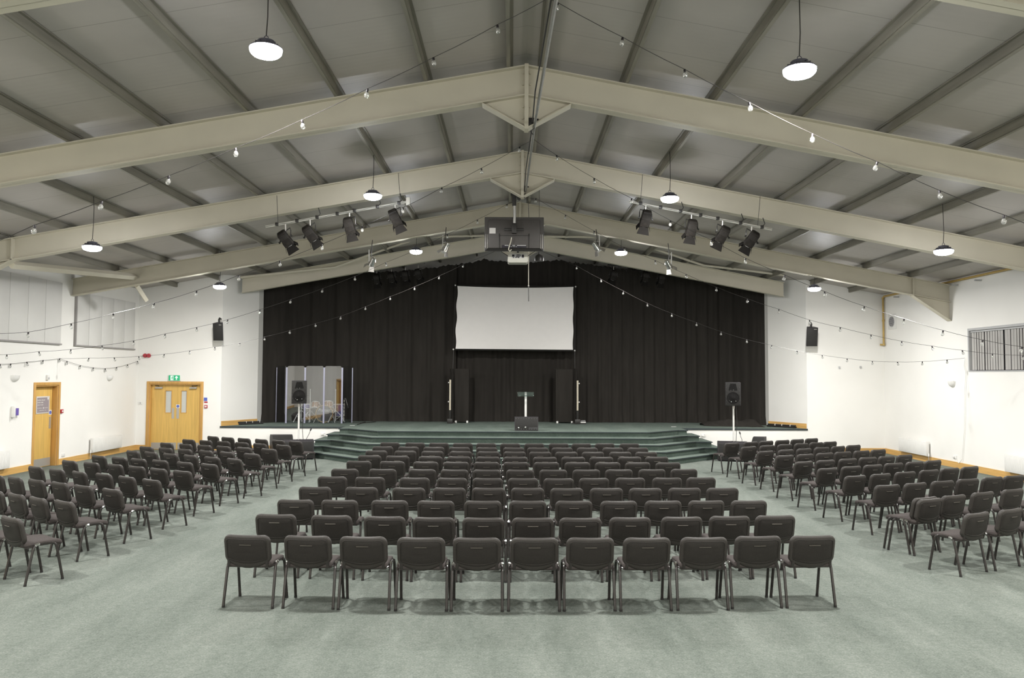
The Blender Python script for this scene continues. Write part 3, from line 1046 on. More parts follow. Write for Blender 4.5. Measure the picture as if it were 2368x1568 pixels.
def highbay(p, label, wire_top):
    t = thing('highbay_lamp', label, 'lamp', p, 0, 'round high-bay lamps hung from the roof')
    MB().lathe([(.150, .018), (.170, .020), (.168, .032), (.150, .045), (.095, .060), (.088, .105), (.05, .115), (.02, .118)], 24).build('housing', 'lamphousing', t)
    m = MB()
    for k in range(14):
        a = 2 * pi * k / 14
        m.box((.105 * cos(a), .105 * sin(a), .060), (.045, .006, .030), Euler((0, 0, a)))
    m.build('cooling_fin', 'lamphousing', t)
    MB().lathe([(.160, .022), (.166, .004), (.160, -.020), (.135, -.045), (.09, -.060), (.03, -.066)], 24).build('lens', 'lens', t)
    m = MB().tube([(.022 * cos(a), 0, .14 + .022 * sin(a)) for a in [2 * pi * i / 12 for i in range(12)]], .005, 6, closed=True)
    m.build('hook', 'lamphousing', t)
    h = max(.2, wire_top - p[2])
    MB().tube([(0, 0, .16), (.012, 0, .16 + .3 * (h - .16)), (.010, .006, .16 + .75 * (h - .16)), (0, 0, h)], .006, 5).build('suspension_cable', 'wire', t)
    return t


def lamp_light(p, power, side_glow=False):
    ld = bpy.data.lights.new('lamp_light', 'AREA')
    ld.shape = 'DISK'
    ld.size = .28
    ld.energy = power
    ld.color = (1.0, .975, .93)
    lo = bpy.data.objects.new('lamp_light', ld)
    lo.location = (p[0], p[1], p[2] - .075)
    COL.objects.link(lo)
    if side_glow:
        pd = bpy.data.lights.new('lamp_side_light', 'POINT')
        pd.shadow_soft_size = .15
        pd.energy = 40
        pd.color = (1.0, .975, .93)
        po = bpy.data.objects.new('lamp_side_light', pd)
        po.location = (p[0], p[1], p[2] - .26)
        COL.objects.link(po)


PWR = 230
LY = [8.0, 14.4, 20.8]
LPX = [((615, 118), 0, 'nearest on the left, very bright, before the second portal beam'), ((1849, 165), 0, 'nearest on the right, very bright, before the second portal beam'),
       ((862, 454), 1, 'inner left one above the left lighting bar'), ((1549, 460), 1, 'inner right one above the right lighting bar'),
       ((962, 582), 2, 'small one left of the hung television'), ((1436, 585), 2, 'small one right of the hung television'),
       ((213, 573), 1, 'outer left one near the left eave'), ((2182, 582), 1, 'outer right one near the right eave'),
       ((508, 663), 2, 'above the wall speaker left of the stage'), ((1883, 668), 2, 'above the wall speaker right of the stage')]
for (x, y), k, d in LPX:
    p = at_y(x, y, LY[k])
    highbay(p, 'round white high-bay lamp, ' + d, ceil_z(p.x) - .03)
    lamp_light(p, PWR)
for x, z in ((-7.8, 4.69), (7.9, 4.69)):
    lamp_light((x, 8.0, z), PWR, True)
for Y in (1.6, -4.0):
    for x, z in ((-7.8, 4.69), (-2.6, 5.67), (2.9, 5.67), (7.9, 4.69)):
        lamp_light((x, Y, z), PWR, True)

# ================================================================ FESTOON STRINGS
S1 = [(-75, 585), (81, 520), (236, 465), (391, 406), (545, 342), (698, 277), (850, 205), (1002, 133), (1150, 57), (1268, -4), (1290, 6), (1440, 86), (1583, 160), (1732, 236), (1879, 309), (2029, 374), (2172, 440), (2322, 497), (2460, 548)]
S2 = [(-34, 772), (66, 768), (165, 748), (262, 725), (357, 701), (455, 672), (551, 637), (647, 603), (744, 565), (838, 523), (932, 480), (1022, 434), (1113, 389), (1202, 339), (1234, 322), (1287, 359), (1374, 412), (1461, 459), (1551, 510), (1646, 555), (1724, 597), (1815, 636), (1907, 674), (1999, 708), (2091, 737), (2181, 764), (2273, 786), (2363, 802), (2455, 818)]
S3 = [(-60, 818), (16, 820), (90, 813), (164, 808), (236, 799), (309, 788), (382, 772), (455, 757), (527, 739), (601, 716), (673, 692), (746, 667), (820, 639), (892, 607), (962, 578), (1034, 542), (1104, 508), (1173, 472), (1207, 456), (1240, 459), (1308, 497), (1374, 534), (1443, 572), (1515, 602), (1586, 634), (1657, 664), (1729, 691), (1801, 715), (1872, 740), (1943, 757), (2014, 774), (2085, 789), (2155, 800), (2225, 810), (2295, 818), (2366, 822), (2440, 826)]
S4 = [(138, 829), (206, 828), (264, 827), (321, 824), (380, 819), (439, 811), (497, 802), (555, 793), (612, 779), (671, 764), (729, 748), (788, 731), (845, 709), (902, 686), (959, 663), (1016, 638), (1072, 611), (1200, 556), (1334, 615), (1389, 645), (1442, 673), (1497, 701), (1554, 725), (1611, 746), (1668, 767), (1726, 785), (1785, 798), (1843, 811), (1901, 821), (1959, 829), (2017, 835), (2075, 837), (2133, 836), (2190, 832), (2231, 828)]
BULB = None


def bulb_proto():
    k = 1.15
    g = MB().lathe([(.004, -.088), (.014, -.085), (.021, -.075), (.0235, -.062), (.021, -.048), (.0135, -.036), (.010, -.030)], 12)
    s = MB().lathe([(.011, -.034), (.012, -.030), (.012, -.006), (.008, 0), (.004, .002)], 10)
    f = MB().tube([(.004, 0, -.034), (.006, 0, -.055), (0, 0, -.062), (-.006, 0, -.055), (-.004, 0, -.034)], .0016, 5)
    for q in (g, s, f):
        q.v = [v * k for v in q.v]
    return g, s, f


def festoon(label, P, skip, group, bulbs=True):
    t = thing('festoon_string', label, 'string lights', P[0], 0, group)
    fine = []
    for a, b in zip(P, P[1:]):
        L = (b - a).length
        for q in range(3):
            u = q / 3
            c = a.lerp(b, u)
            c.z -= .012 * L * 4 * u * (1 - u)
            fine.append(c)
    fine.append(P[-1])
    MB().tube(fine, .0038, 5).build('wire', 'wire', t, world=True)
    global BULB
    for i, p in enumerate(P):
        if i in skip or not bulbs:
            continue
        if BULB is None:
            g, s, f = bulb_proto()
            b = g.build('bulb', 'bulb')
            so = s.build('socket', 'socket', b)
            fi = f.build('filament', 'chrome', b)
            BULB = (b.data, so.data, fi.data)
            bpy.data.objects.remove(fi)
            bpy.data.objects.remove(so)
            bpy.data.objects.remove(b)
        o = bpy.data.objects.new('bulb', BULB[0])
        COL.objects.link(o)
        o.parent = t
        o.location = p - P[0]
        o.rotation_euler = (rnd.uniform(-.25, .25), rnd.uniform(-.25, .25), 0)
        for nm, dd in (('socket', BULB[1]), ('filament', BULB[2])):
            q = bpy.data.objects.new(nm, dd)
            COL.objects.link(q)
            q.parent = o


SY = [8.4, 13.5, 18.1, 22.3]


def string_points(px, Y, apex):
    """Festoon points: depth Y at the ridge, easing towards the wall brackets at both ends."""
    yl = at_x(px[0][0], px[0][1], XL + .05).y
    yr = at_x(px[-1][0], px[-1][1], XR - .05).y
    P = []
    for x, y in px:
        e, xe = (yl, px[0][0]) if x < apex else (yr, px[-1][0])
        u = min(1., abs(x - apex) / abs(xe - apex))
        P.append(at_y(x, y, Y + (min(e, Y) - Y) * u))
    if P[0].x > XL + .3:
        d = P[0] - P[1]
        P.insert(0, P[0] + Vector((XL + .05 - P[0].x, 0, .25 * d.z / d.x * (XL + .05 - P[0].x))))
    if P[-1].x < XR - .3:
        d = P[-1] - P[-2]
        P.append(P[-1] + Vector((XR - .05 - P[-1].x, 0, .25 * d.z / d.x * (XR - .05 - P[-1].x))))
    return P


for px, Y, d, ap in ((S1, SY[0], 'the nearest, highest in view', 1268), (S2, SY[1], 'second from the seating end', 1234), (S3, SY[2], 'third from the seating end', 1207), (S4, SY[3], 'the farthest, hanging before the stage', 1200)):
    P = string_points(px, Y, ap)
    pa_ = at_y(ap, [y for x, y in px if x == ap][0], Y)
    sk = [i for i, p in enumerate(P) if (p - pa_).length < .02 or i in (0, len(P) - 1)]
    festoon('festoon string of clear bulbs from ridge to walls, ' + d, P, sk, 'festoon strings across the hall')
S5 = [(-40, 838), (0, 842), (25, 841), (62, 837), (100, 833), (138, 829), (155, 835), (186, 845), (216, 850), (243, 852), (270, 849), (295, 843), (318, 835)]
festoon('dark festoon string drooping along the left wall above the single door', [at_x(x, y, XL + .04) for x, y in S5], (0,), 'festoon string on the left wall')

# ================================================================ STAGE CURTAINS AND SCREEN
def curtain(label, xa, xb, ya, yb, z0, top, n, seed, amp=.042):
    r = random.Random(seed)
    ph = [r.uniform(0, 6.28) for _ in range(5)]
    fq = [r.uniform(.8, 1.2) for _ in range(5)]

    def pt(u, v):
        x = xa + (xb - xa) * u
        z = z0 + (top(x) - z0) * v
        w = amp * (.55 * sin(x * 17 * fq[0] + ph[0] + .4 * v) + .35 * sin(x * 29 * fq[1] + ph[1]) + .5 * sin(x * 6.1 * fq[2] + ph[2]) + .35 * sin(x * 2.3 + ph[3] + v * .7))
        foot = .10 * max(0., 1 - v * 14) ** 2 * (.5 + .5 * sin(x * 7 + ph[4]))
        rag = (.016 * sin(x * 9 + ph[1]) + .014 * sin(x * 23 + ph[2]) + .012 * sin(x * 41)) * (v ** 6)
        uu = min(1., u / .2) if ya < yb else max(0., (u - .8) / .2)
        uu = uu * uu * (3 - 2 * uu) if ya != yb else u
        return Vector((x, ya + (yb - ya) * uu + w * (1.15 - .3 * v) - foot, z + rag))
    m = MB().grid(pt, n, 16)
    t = tag(m.build('stage_curtain', 'curtain', None, 80), label, 'curtain', 'black stage curtains')
    return t


def ctop(x):
    if x < -1.0:
        return 6.46 - .02 - .118 * abs(x + 1.0) - (.10 * sin(pi * min(1, max(0, (-1.0 - x) / 4.2))) if x > -5.2 else 0)
    if x > 1.6:
        return 6.44 - .118 * abs(x - 1.6) - (.05 * sin(pi * min(1, max(0, (x - 1.6) / 4))) if x < 5.6 else 0)
    return 6.36 + .10 * abs((x - .3) / 1.3) ** 2


curtain('black stage curtain left of the projection screen', at_y(604, 900, 26.1).x, -1.95, 26.15, 27.2, STH + .004, ctop, 260, 3)
curtain('black stage curtain hanging behind the projection screen', -2.15, 2.40, 27.36, 27.36, STH + .004, ctop, 150, 5, .045)
curtain('black stage curtain right of the projection screen', 2.20, at_y(1778, 900, 25.95).x, 27.2, 26.0, STH + .004, ctop, 260, 9)

# crumpled cloth along the right curtain foot
r5 = random.Random(21)
ha, hb = at_y(1622, 978, 25.7), at_y(1762, 986, 25.2)


def heap(u, v):
    c = ha.lerp(hb, u)
    w = (v - .5) * .62
    env = max(0, sin(pi * v)) ** .7 * (.35 + .65 * min(1, u * 3)) * min(1, (1 - u) * 8)
    z = STH + .004 + env * (.20 + .022 * sin(u * 17) + .014 * sin(u * 37 + v * 9) + .012 * sin(v * 15 + u * 7))
    return Vector((c.x + .02 * sin(v * 14), c.y + w + .03 * sin(u * 30), z))


tag(MB().grid(heap, 90, 22).build('folded_drape', 'curtain', None, 80), 'spare black cloth heaped on the stage along the right curtain foot', 'cloth')

SYY = 26.72
scr = thing('projection_screen', 'large pale grey projection screen in a thin black frame before the curtains', 'projection screen', at_y(1190, 735, SYY))
q = [at_y(x, y, SYY) for x, y in ((1053, 660), (1331, 663), (1329, 811), (1048.5, 808))]
xl, xr = (q[0].x + q[3].x) / 2, (q[1].x + q[2].x) / 2
zt, zb = (q[0].z + q[1].z) / 2, (q[2].z + q[3].z) / 2
m = MB()
for a, b in ((q[0], q[1]), (q[1], q[2]), (q[2], q[3]), (q[3], q[0])):
    m.tube([a + Vector((0, .02, 0)), b + Vector((0, .02, 0))], .028, 4)
m.build('screen_frame', 'blackmetal', scr, world=True)
fq_ = [at_y(x, y, SYY - .01) for x, y in ((1058, 661.5), (1326, 663.5), (1325, 809), (1053.3, 806.5))]


def fab(u, v):
    a, b = fq_[3].lerp(fq_[0], v), fq_[2].lerp(fq_[1], v)
    c = a.lerp(b, u)
    c.x += .020 * sin(v * 16) * (1 - u) ** 6 - .012 * sin(v * 16) * u ** 6
    c.z -= .045 * v * sin(pi * u)
    return c


MB().grid(fab, 40, 24).build('screen_fabric', 'screen', scr, world=True)
m = MB()
m.grid(lambda u, v: q[3].lerp(q[0], v).lerp(q[2].lerp(q[1], v), u), 2, 2)
m.build('black_border', 'blackcloth', scr, world=True)
m = MB()
for c in q:
    m.ball(c + Vector((0, -.03, 0)), .028, 8)
m.build('corner_eyelet', 'polewhite', scr, world=True)
for px in ((1049, 810, 1047.5, 853), (1329, 811, 1329, 853)):
    MB().tube([at_y(px[0], px[1], SYY), at_y(px[2], px[3], SYY)], .014, 6).build('support_strut', 'blackmetal', scr, world=True)

# black covered panels, slim posts and LED battens standing under the screen
for s, px, foot, post, led, name in ((-1, (1051.5, 1085, 853, 975.5), ((1054, 975.5), (1080.5, 975.5)), (1044.5, 853, 978), (1041, 878, 948.5), 'left'),
                                     (1, (1284.5, 1325, 854, 976.5), ((1288.7, 977), (1322.7, 977)), (1330.5, 853, 979.5), (1335.5, 880, 949.5), 'right')):
    Yp = 26.55
    a, b = at_y(px[0], px[3], Yp), at_y(px[1], px[2], Yp)
    t = thing('covered_panel', f'tall black covered panel with white feet under the {name} end of the screen', 'panel', ((a.x + b.x) / 2, Yp, STH))
    MB().bx(a.x, b.x, Yp - .04, Yp + .25, STH + .04, b.z, .01).build('cover', 'curtain', t, world=True)
    for fx, fy in foot:
        c = at_y(fx, fy, Yp - .06)
        MB().bx(c.x - .032, c.x + .032, Yp - .09, Yp + .02, STH + .001, STH + .075, .006).build('foot_block', 'ivory', t, world=True)
    c0_, c1_ = at_y(post[0], post[2], Yp - .25), at_y(post[0] + 1, post[1], Yp - .25)
    t = thing('wrapped_post', f'slim post wrapped in black cloth under the {name} screen corner', 'post', (c0_.x, c0_.y, STH))
    rr = []
    for k in range(9):
        v = k / 8
        cc = Vector((c0_.x + (c1_.x - c0_.x) * v + .012 * sin(k * 2.1), c0_.y, STH + .003 + (c1_.z - STH) * v))
        rr.append([cc + Vector(((.075 - .02 * v) * cos(2 * pi * j / 14) * (1 + .15 * sin(j * 2.2)), (.07 - .02 * v) * sin(2 * pi * j / 14) * (1 + .12 * cos(j * 3.1)), 0)) for j in range(14)])
    MB().loft(rr).build('cloth_wrap', 'blackcloth', t, world=True)
    MB().bx(c0_.x - .12, c0_.x + .12, c0_.y - .12, c0_.y + .12, STH + .001, STH + .03, .008).build('base_plate', 'blackmetal', t, world=True)
    la, lb = at_y(led[0] - .5, led[2], Yp - .40), at_y(led[0] + .5, led[1], Yp - .40)
    lx_ = (la.x + lb.x) / 2
    t = thing('led_batten', f'upright LED light batten with pale cells at the {name} screen post', 'stage light', (lx_, Yp - .40, STH))
    yb_ = Yp - .40
    MB().bx(lx_ - .035, lx_ + .035, yb_ - .01, yb_ + .05, STH + .16, lb.z, .006).build('batten_body', 'blackmetal', t, world=True)
    m = MB()
    nn = 24
    for k in range(nn):
        z0 = la.z + (lb.z - la.z) * k / nn
        m.bx(lx_ - .028, lx_ + .028, yb_ - .018, yb_ - .008, z0 + .002, z0 + (lb.z - la.z) / nn - .002, .004)
    m.build('led_cells', 'led', t, world=True)
    MB().bx(lx_ - .09, lx_ + .09, yb_ - .06, yb_ + .08, STH + .001, STH + .16, .01).build('floor_stand', 'blackmetal', t, world=True)
    m = MB()
    for z in (la.z + .28, lb.z - .10):
        m.ball((lx_ + .055 * s, yb_ + .02, z), .024, 8)
    m.build('side_knob', 'polewhite', t, world=True)
# small power box beside the right batten
c = at_y(1348, 975, 26.2)
t = thing('power_box', 'small dark power box with pale plugs by the right batten', 'power box', (c.x, c.y, STH))
MB().bx(c.x - .10, c.x + .10, c.y - .06, c.y + .06, STH + .001, STH + .09, .008).build('case', 'blackpl', t, world=True)
MB().bx(c.x - .09, c.x + .09, c.y - .066, c.y - .058, STH + .04, STH + .075, .002).build('label_strip', 'ivory', t, world=True)
m = MB()
for k in range(4):
    m.box((c.x - .06 + k * .042, c.y, STH + .105), (.025, .03, .035), None, .005)
m.build('plug', 'greypl', t, world=True)

# ================================================================ LECTERN, MONITORS, LOUDSPEAKERS
ly_ = 23.75
c = at_y(1215.5, 980, ly_)
t = thing('lectern', 'clear acrylic lectern on a white post at the centre of the stage', 'lectern', (c.x, ly_, STH))
zt_ = at_y(1215, 907, ly_).z
MB().bx(-.033, .033, -.033, .033, .02, zt_ - STH - .04, .012).build('post', 'polewhite', t)
MB().bx(-.22, .22, -.18, .18, .001, .022, .008).build('base_plate', 'lectern', t)
w_ = (at_y(1234.2, 910, ly_).x - at_y(1197, 910, ly_).x) / 2
MB().box((0, -.02, zt_ - STH - .055), (2 * w_, .36, .012), Euler((radians(-20), 0, 0)), .003).build('reading_shelf', 'lectern', t)
MB().box((0, -.185, zt_ - STH - .105), (2 * w_, .010, .05), Euler((radians(-20), 0, 0)), .002).build('front_lip', 'lectern', t)
MB().box((0, .15, zt_ - STH - .02), (2 * w_, .008, .05), Euler((radians(-20), 0, 0)), .002).build('back_lip', 'lectern', t)


def wedge(name, label, c, w, d, h, rz, group=None, slant=.5):
    """Floor monitor: a wedge cabinet with a grille on the sloping face (towards local -Y)."""
    t = thing(name, label, 'loudspeaker', c, rz, group)
    prof = [(-d / 2, .0), (d / 2, 0), (d / 2, h * .72), (d / 2 - .10, h), (-d / 2 + d * slant * .3, h), (-d / 2, h * .25)]
    MB().prism([(-w / 2, y, z + .001) for y, z in prof], (w, 0, 0)).build('cabinet', 'subbox', t)
    a, b = Vector((0, -d / 2, h * .25)), Vector((0, -d / 2 + d * slant * .3, h))
    n = Vector((0, -(b.z - a.z), (b.y - a.y))).normalized()
    e = (b - a).normalized()
    m = MB()
    L = (b - a).length
    rot = Matrix((Vector((1, 0, 0)), e, n)).transposed()
    m.box((a + b) / 2 + n * .004, (w - .05, L - .04, .008), rot, .003)
    m.build('grille', 'grille', t)
    for s in (-1, 1):
        MB().box((s * (w / 2 + .001), .05, h * .55), (.006, .16, .07), None, .002).build('side_handle', 'cone', t)
    return t, a, b, n, e, rot


c = at_y(1217, 994, 23.0)
t = thing('stage_monitor', 'black floor monitor speaker in front of the acrylic lectern', 'loudspeaker', (c.x, 23.0, STH))
w, h, d = .69, .405, .40
MB().prism([(-w / 2, -d / 2, .001), (-w / 2, d / 2, .001), (-w / 2, d / 2, h * .55), (-w / 2, .02, h), (-w / 2, -d / 2 + .06, h)], (w, 0, 0)).build('cabinet', 'subbox', t)
nrm = Vector((0, -h, .06)).normalized()
rot = Matrix((Vector((1, 0, 0)), Vector((0, .06, h)).normalized(), nrm)).transposed()
MB().box(Vector((0, -d / 2 + .03, h / 2)) + nrm * .006, (w - .05, h - .05, .012), rot, .004).build('grille', 'grille', t)
m = MB()
for sx, sz in ((-.225, .09), (-.03, .10)):
    m.ball(Vector((sx, -d / 2 + .06 * sz / h, sz)) + nrm * .012, .028, 10, (1, .5, 1))
m.build('driver_dome', 'chrome', t)
m = MB().lathe([(.13, 0), (.12, .006), (.05, .004)], 20, Matrix.Translation(Vector((-.13, -d / 2 + .035, .17)) + nrm * .012) @ (rot.to_4x4()))
m.build('cone', 'cone', t)
MB().box(Vector((.20, -d / 2 + .012, .06)) + nrm * .012, (.25, .085, .01), rot, .003).build('connector_plate', 'cone', t)
m = MB()
for i in range(9):
    for zz in (.05, h - .05):
        m.ball(Vector((-w / 2 + .04 + i * (w - .08) / 8, -d / 2 + .06 * zz / h, zz)) + nrm * .013, .006, 6)
m.build('rivet', 'steel', t)


def speaker_box(parent, w, h, d, bev=.015, detail=True):
    """Two-way cabinet facing local -Y with its base at z=0."""
    MB().bx(-w / 2, w / 2, -d / 2, d / 2, 0, h, bev).build('cabinet', 'subbox', parent)
    f = -d / 2
    MB().bx(-w / 2 + .012, w / 2 - .012, f - .008, f + .004, .012, h - .012, .004).build('grille', 'grille', parent)
    if not detail:
        return
    m = MB().lathe([(.17, 0), (.168, .004), (.150, .002), (.05, .001), (.04, .008), (.01, .012)], 28, Matrix.Translation((0, f - .008, h * .33)) @ Matrix.Rotation(pi / 2, 4, 'X'))
    m.build('woofer', 'woofer', parent)
    m = MB().prism([(-.12, f - .009, h * .66), (.12, f - .009, h * .66), (.075, f - .009, h * .94), (-.075, f - .009, h * .94)], (0, -.004, 0))
    m.build('horn', 'woofer', parent)
    m = MB()
    for x_, z_, r_ in ((-.05, .17, .021), (.075, .20, .017), (-.06, .66, .010), (.01, .67, .011), (-.095, .22, .009)):
        m.ball((x_ * w / .42, f - .016, z_ * h), r_, 8)
    for k in range(7):
        for s in (-1, 1):
            m.ball((s * (w / 2 - .03), f - .010, .05 + k * (h - .1) / 6), .006, 6)
    m.build('bolt_head', 'chrome', parent)


def pa_stack(side, px):
    """Subwoofer on the floor with a pole and a top box, plus a wedge and small items at the riser."""
    nm = 'left' if side < 0 else 'right'
    Ys = 22.75
    base = at_z(px['sub'][0], px['sub'][1], 0)
    t = thing('subwoofer', f'black subwoofer cabinet on the floor carrying the {nm} speaker pole', 'loudspeaker', (base.x, base.y, 0), px['rz'])
    sw_, sd_, sh_ = .82, .60, .52
    MB().bx(-sw_ / 2, sw_ / 2, -sd_ / 2, sd_ / 2, .02, sh_, .012).build('cabinet', 'subbox', t)
    MB().bx(-sw_ / 2 + .03, sw_ / 2 - .03, -sd_ / 2 - .010, -sd_ / 2, .05, sh_ - .03, .003).build('grille', 'grille', t)
    for s in (-1, 1):
        MB().bx(s * sw_ / 2 - .004 + s * .002, s * sw_ / 2 + .004 + s * .002, -.05, .12, .22, .34, .002).build('side_handle', 'cone', t)
    m = MB()
    for a in (-1, 1):
        for b in (-1, 1):
            m.cyl((a * (sw_ / 2 - .06), b * (sd_ / 2 - .06), 0), (a * (sw_ / 2 - .06), b * (sd_ / 2 - .06), .02), .025, n=10)
    m.build('rubber_foot', 'rubber', t)
    pc = at_y(px['pole'][0], 1000, base.y + .05)
    zb_ = at_y(px['pole'][0], px['box'][3], pc.y).z
    t = thing('speaker_pole', f'white speaker pole rising from the {nm} subwoofer', 'pole', (pc.x, pc.y, sh_))
    MB().cyl((0, 0, .001), (0, 0, zb_ - sh_ - .001), .026, .024, 14).build('tube', 'polewhite', t)
    MB().cyl((0, 0, .001), (0, 0, .02), .06, .055, 16).build('foot_flange', 'blackmetal', t)
    MB().cyl((0, 0, zb_ - sh_ - .09), (0, 0, zb_ - sh_ - .002), .033, n=14).build('collar', 'steel', t)
    xa, xb = at_y(px['box'][0], 900, pc.y).x, at_y(px['box'][1], 900, pc.y).x
    h_ = at_y(px['pole'][0], px['box'][2], pc.y).z - zb_
    t = thing('loudspeaker', f'black two-way loudspeaker on the {nm} white pole', 'loudspeaker', ((xa + xb) / 2, pc.y + .05, zb_), radians(-15 * side))
    speaker_box(t, xb - xa, h_, .38)
    cx_ = pc.x + .10
    m = MB().tube([(cx_, pc.y + .1, zb_ - .01), (cx_ + .01, pc.y + .02, zb_ - .5), (cx_ - .01, pc.y + .05, sh_ + .3), (cx_, pc.y + .12, sh_ + .008)], .007, 6)
    tag(m.build('speaker_cable', 'wire'), f'thin black cable hanging from the {nm} pole-mounted loudspeaker', 'cable')
    wc = at_z(px['wedge'][0], px['wedge'][1], 0)
    wedge('floor_monitor', f'black wedge floor monitor at the riser behind the {nm} subwoofer', (wc.x, wc.y, 0), .62, .46, .50, px['wrz'])


pa_stack(-1, dict(sub=(690, 1061), rz=radians(16), pole=(690.5,), box=(674, 708, 880, 933), wedge=(650, 1042), wrz=radians(30)))
pa_stack(1, dict(sub=(1694, 1065), rz=radians(-14), pole=(1696.5,), box=(1679, 1713, 884, 938), wedge=(1748, 1046), wrz=radians(-35)))

# gooseneck microphones leaning at the riser
for s, a, b, nm in ((-1, (709, 1014), (718, 995), 'left'), (1, (1716, 1017), (1711.5, 1003), 'right')):
    pa, pb = at_y(*a, 23.5), at_y(*b, 23.6)
    t = thing('gooseneck_microphone', f'small gooseneck microphone sticking up behind the {nm} subwoofer', 'microphone', (pa.x, pa.y, 0))
    MB().cyl((pa.x, pa.y, 0), (pa.x, pa.y, .03), .09, .08, 18).build('round_base', 'blackmetal', t, world=True)
    MB().tube([(pa.x, pa.y, .03), pa, pa.lerp(pb, .5) + Vector((-s * .01, 0, 0)), pb], .008, 6).build('neck', 'blackmetal', t, world=True)
    d_ = (pb - pa).normalized()
    MB().tube([pb - d_ * .02, pb, pb + d_ * .05, pb + d_ * .07], [.012, .022, .022, .010], 10).build('head', 'blackmetal', t, world=True)

# wall loudspeakers
for s, px, nm in ((-1, (496.5, 519.5, 746, 786), 'left'), (1, (1862, 1886, 756, 799), 'right')):
    Yw = YF - .28
    a, b = at_y(px[0], px[3], Yw), at_y(px[1], px[2], Yw)
    w_, h_ = b.x - a.x, b.z - a.z
    t = thing('wall_speaker', f'black loudspeaker bracketed high on the end wall {nm} of the stage', 'loudspeaker', ((a.x + b.x) / 2, Yw, a.z))
    t.rotation_euler = (radians(12), 0, radians(6 * s) * -1)
    MB().prism([(-w_ / 2, -.14, 0), (w_ / 2, -.14, 0), (w_ / 2 - .06, .12, 0), (-w_ / 2 + .06, .12, 0)], (0, 0, h_)).build('cabinet', 'greypl' if False else 'subbox', t)
    MB().bx(-w_ / 2 + .012, w_ / 2 - .012, -.152, -.139, .012, h_ - .012, .004).build('grille', 'grille', t)
    MB().bx(w_ * .12, w_ * .38, -.156, -.15, h_ - .055, h_ - .04).build('badge', 'steel', t)
    m = MB().tube([(0, .02, h_ - .01), (0, .02, h_ + .09), (0, .10, h_ + .12), (0, .235, h_ + .08)], .03, 8)
    m.build('bracket', 'blackmetal', t)

# ================================================================ DRUM SHIELD AND DRUMS
ds = thing('drum_shield', 'clear acrylic drum shield of hinged panels around the drum kit', 'drum shield', at_y(728, 980, 25.85))
PXP = [(638, 979.0, 26.3), (661, 980.2, 25.82), (704, 980.6, 25.86), (748, 980.6, 25.84), (790, 979.6, 25.82), (813.5, 979.0, 26.3)]
pts = []
for x, y, Y in PXP:
    p = at_y(x, y, Y)
    pts.append(Vector((p.x, p.y, STH + .006)))
zt_ = at_y(728, 846.5, 25.85).z
for a, b in zip(pts, pts[1:]):
    e = (b - a).normalized()
    n = Vector((e.y, -e.x, 0)) * .004
    a2, b2 = a + e * .012, b - e * .012
    ht = zt_ - a.z
    out = []
    L = (b2 - a2).length
    for u, v in ((0, 0), (L, 0), (L, ht - .05), (L - .05, ht), (.05, ht), (0, ht - .05)):
        out.append(a2 + e * u + Vector((0, 0, v)) - n)
    MB().prism([out[0], out[1], out[2], out[3], out[4], out[5]], n * 2).build('panel', 'shield', ds, world=True)
for i, p in enumerate(pts):
    w_ = .026 if 0 < i < 5 else (.010 if i == 0 else .016)
    MB().bx(p.x - w_, p.x + w_, p.y - .016, p.y + .008, p.z, zt_ - .05, .004).build('hinge_strip', 'hinge', ds, world=True)

DRY = 26.5


def drum_shell(parent, r, dpt, shell, axis_rot, head='whitehead', hoopm='drumchrome', lugs=6, nm='shell'):
    A = axis_rot.to_4x4()
    MB().lathe([(r, -dpt / 2), (r, dpt / 2)], 32, A).build(nm, shell, parent)
    m = MB()
    for z in (-dpt / 2, dpt / 2):
        m.tube([A @ Vector((1.03 * r * cos(2 * pi * k / 32), 1.03 * r * sin(2 * pi * k / 32), z)) for k in range(32)], .013, 6, closed=True)
    m.build('hoop', hoopm, parent)
    m = MB()
    m.lathe([(r * .99, dpt / 2 + .004), (r * .5, dpt / 2 + .006)], 32, A)
    m.lathe([(r * .99, -dpt / 2 - .004), (r * .5, -dpt / 2 - .006)], 32, A)
    m.build('drum_head', head, parent)
    m = MB()
    for k in range(lugs):
        a = 2 * pi * (k + .5) / lugs
        for z in (-.28, .28):
            m.box(A @ Vector(((r + .012) * cos(a), (r + .012) * sin(a), z * dpt)), (.024, .024, .03), None, .006)
        m.tube([A @ Vector(((r + .022) * cos(a), (r + .022) * sin(a), s * dpt * .5)) for s in (-1, 1)], .004, 5)
    m.build('lug', 'drumchrome', parent)


def tripod(parent, h, spread=.34, top=.34):
    for k in range(3):
        a = radians(90 + 120 * k + 20)
        ex, ey = cos(a), sin(a)
        MB().tube([(ex * .02, ey * .02, top), (ex * spread * .55, ey * spread * .55, top * .62), (ex * spread, ey * spread, .012)], .016, 6).build('leg', 'drumchrome', parent)
        MB().cyl((ex * spread, ey * spread, 0), (ex * spread, ey * spread, .025), .018, n=8).build('foot_cap', 'rubber', parent)
        MB().tube([(0, 0, .10), (ex * spread * .6, ey * spread * .6, top * .58)], .010, 5).build('stay', 'drumchrome', parent)


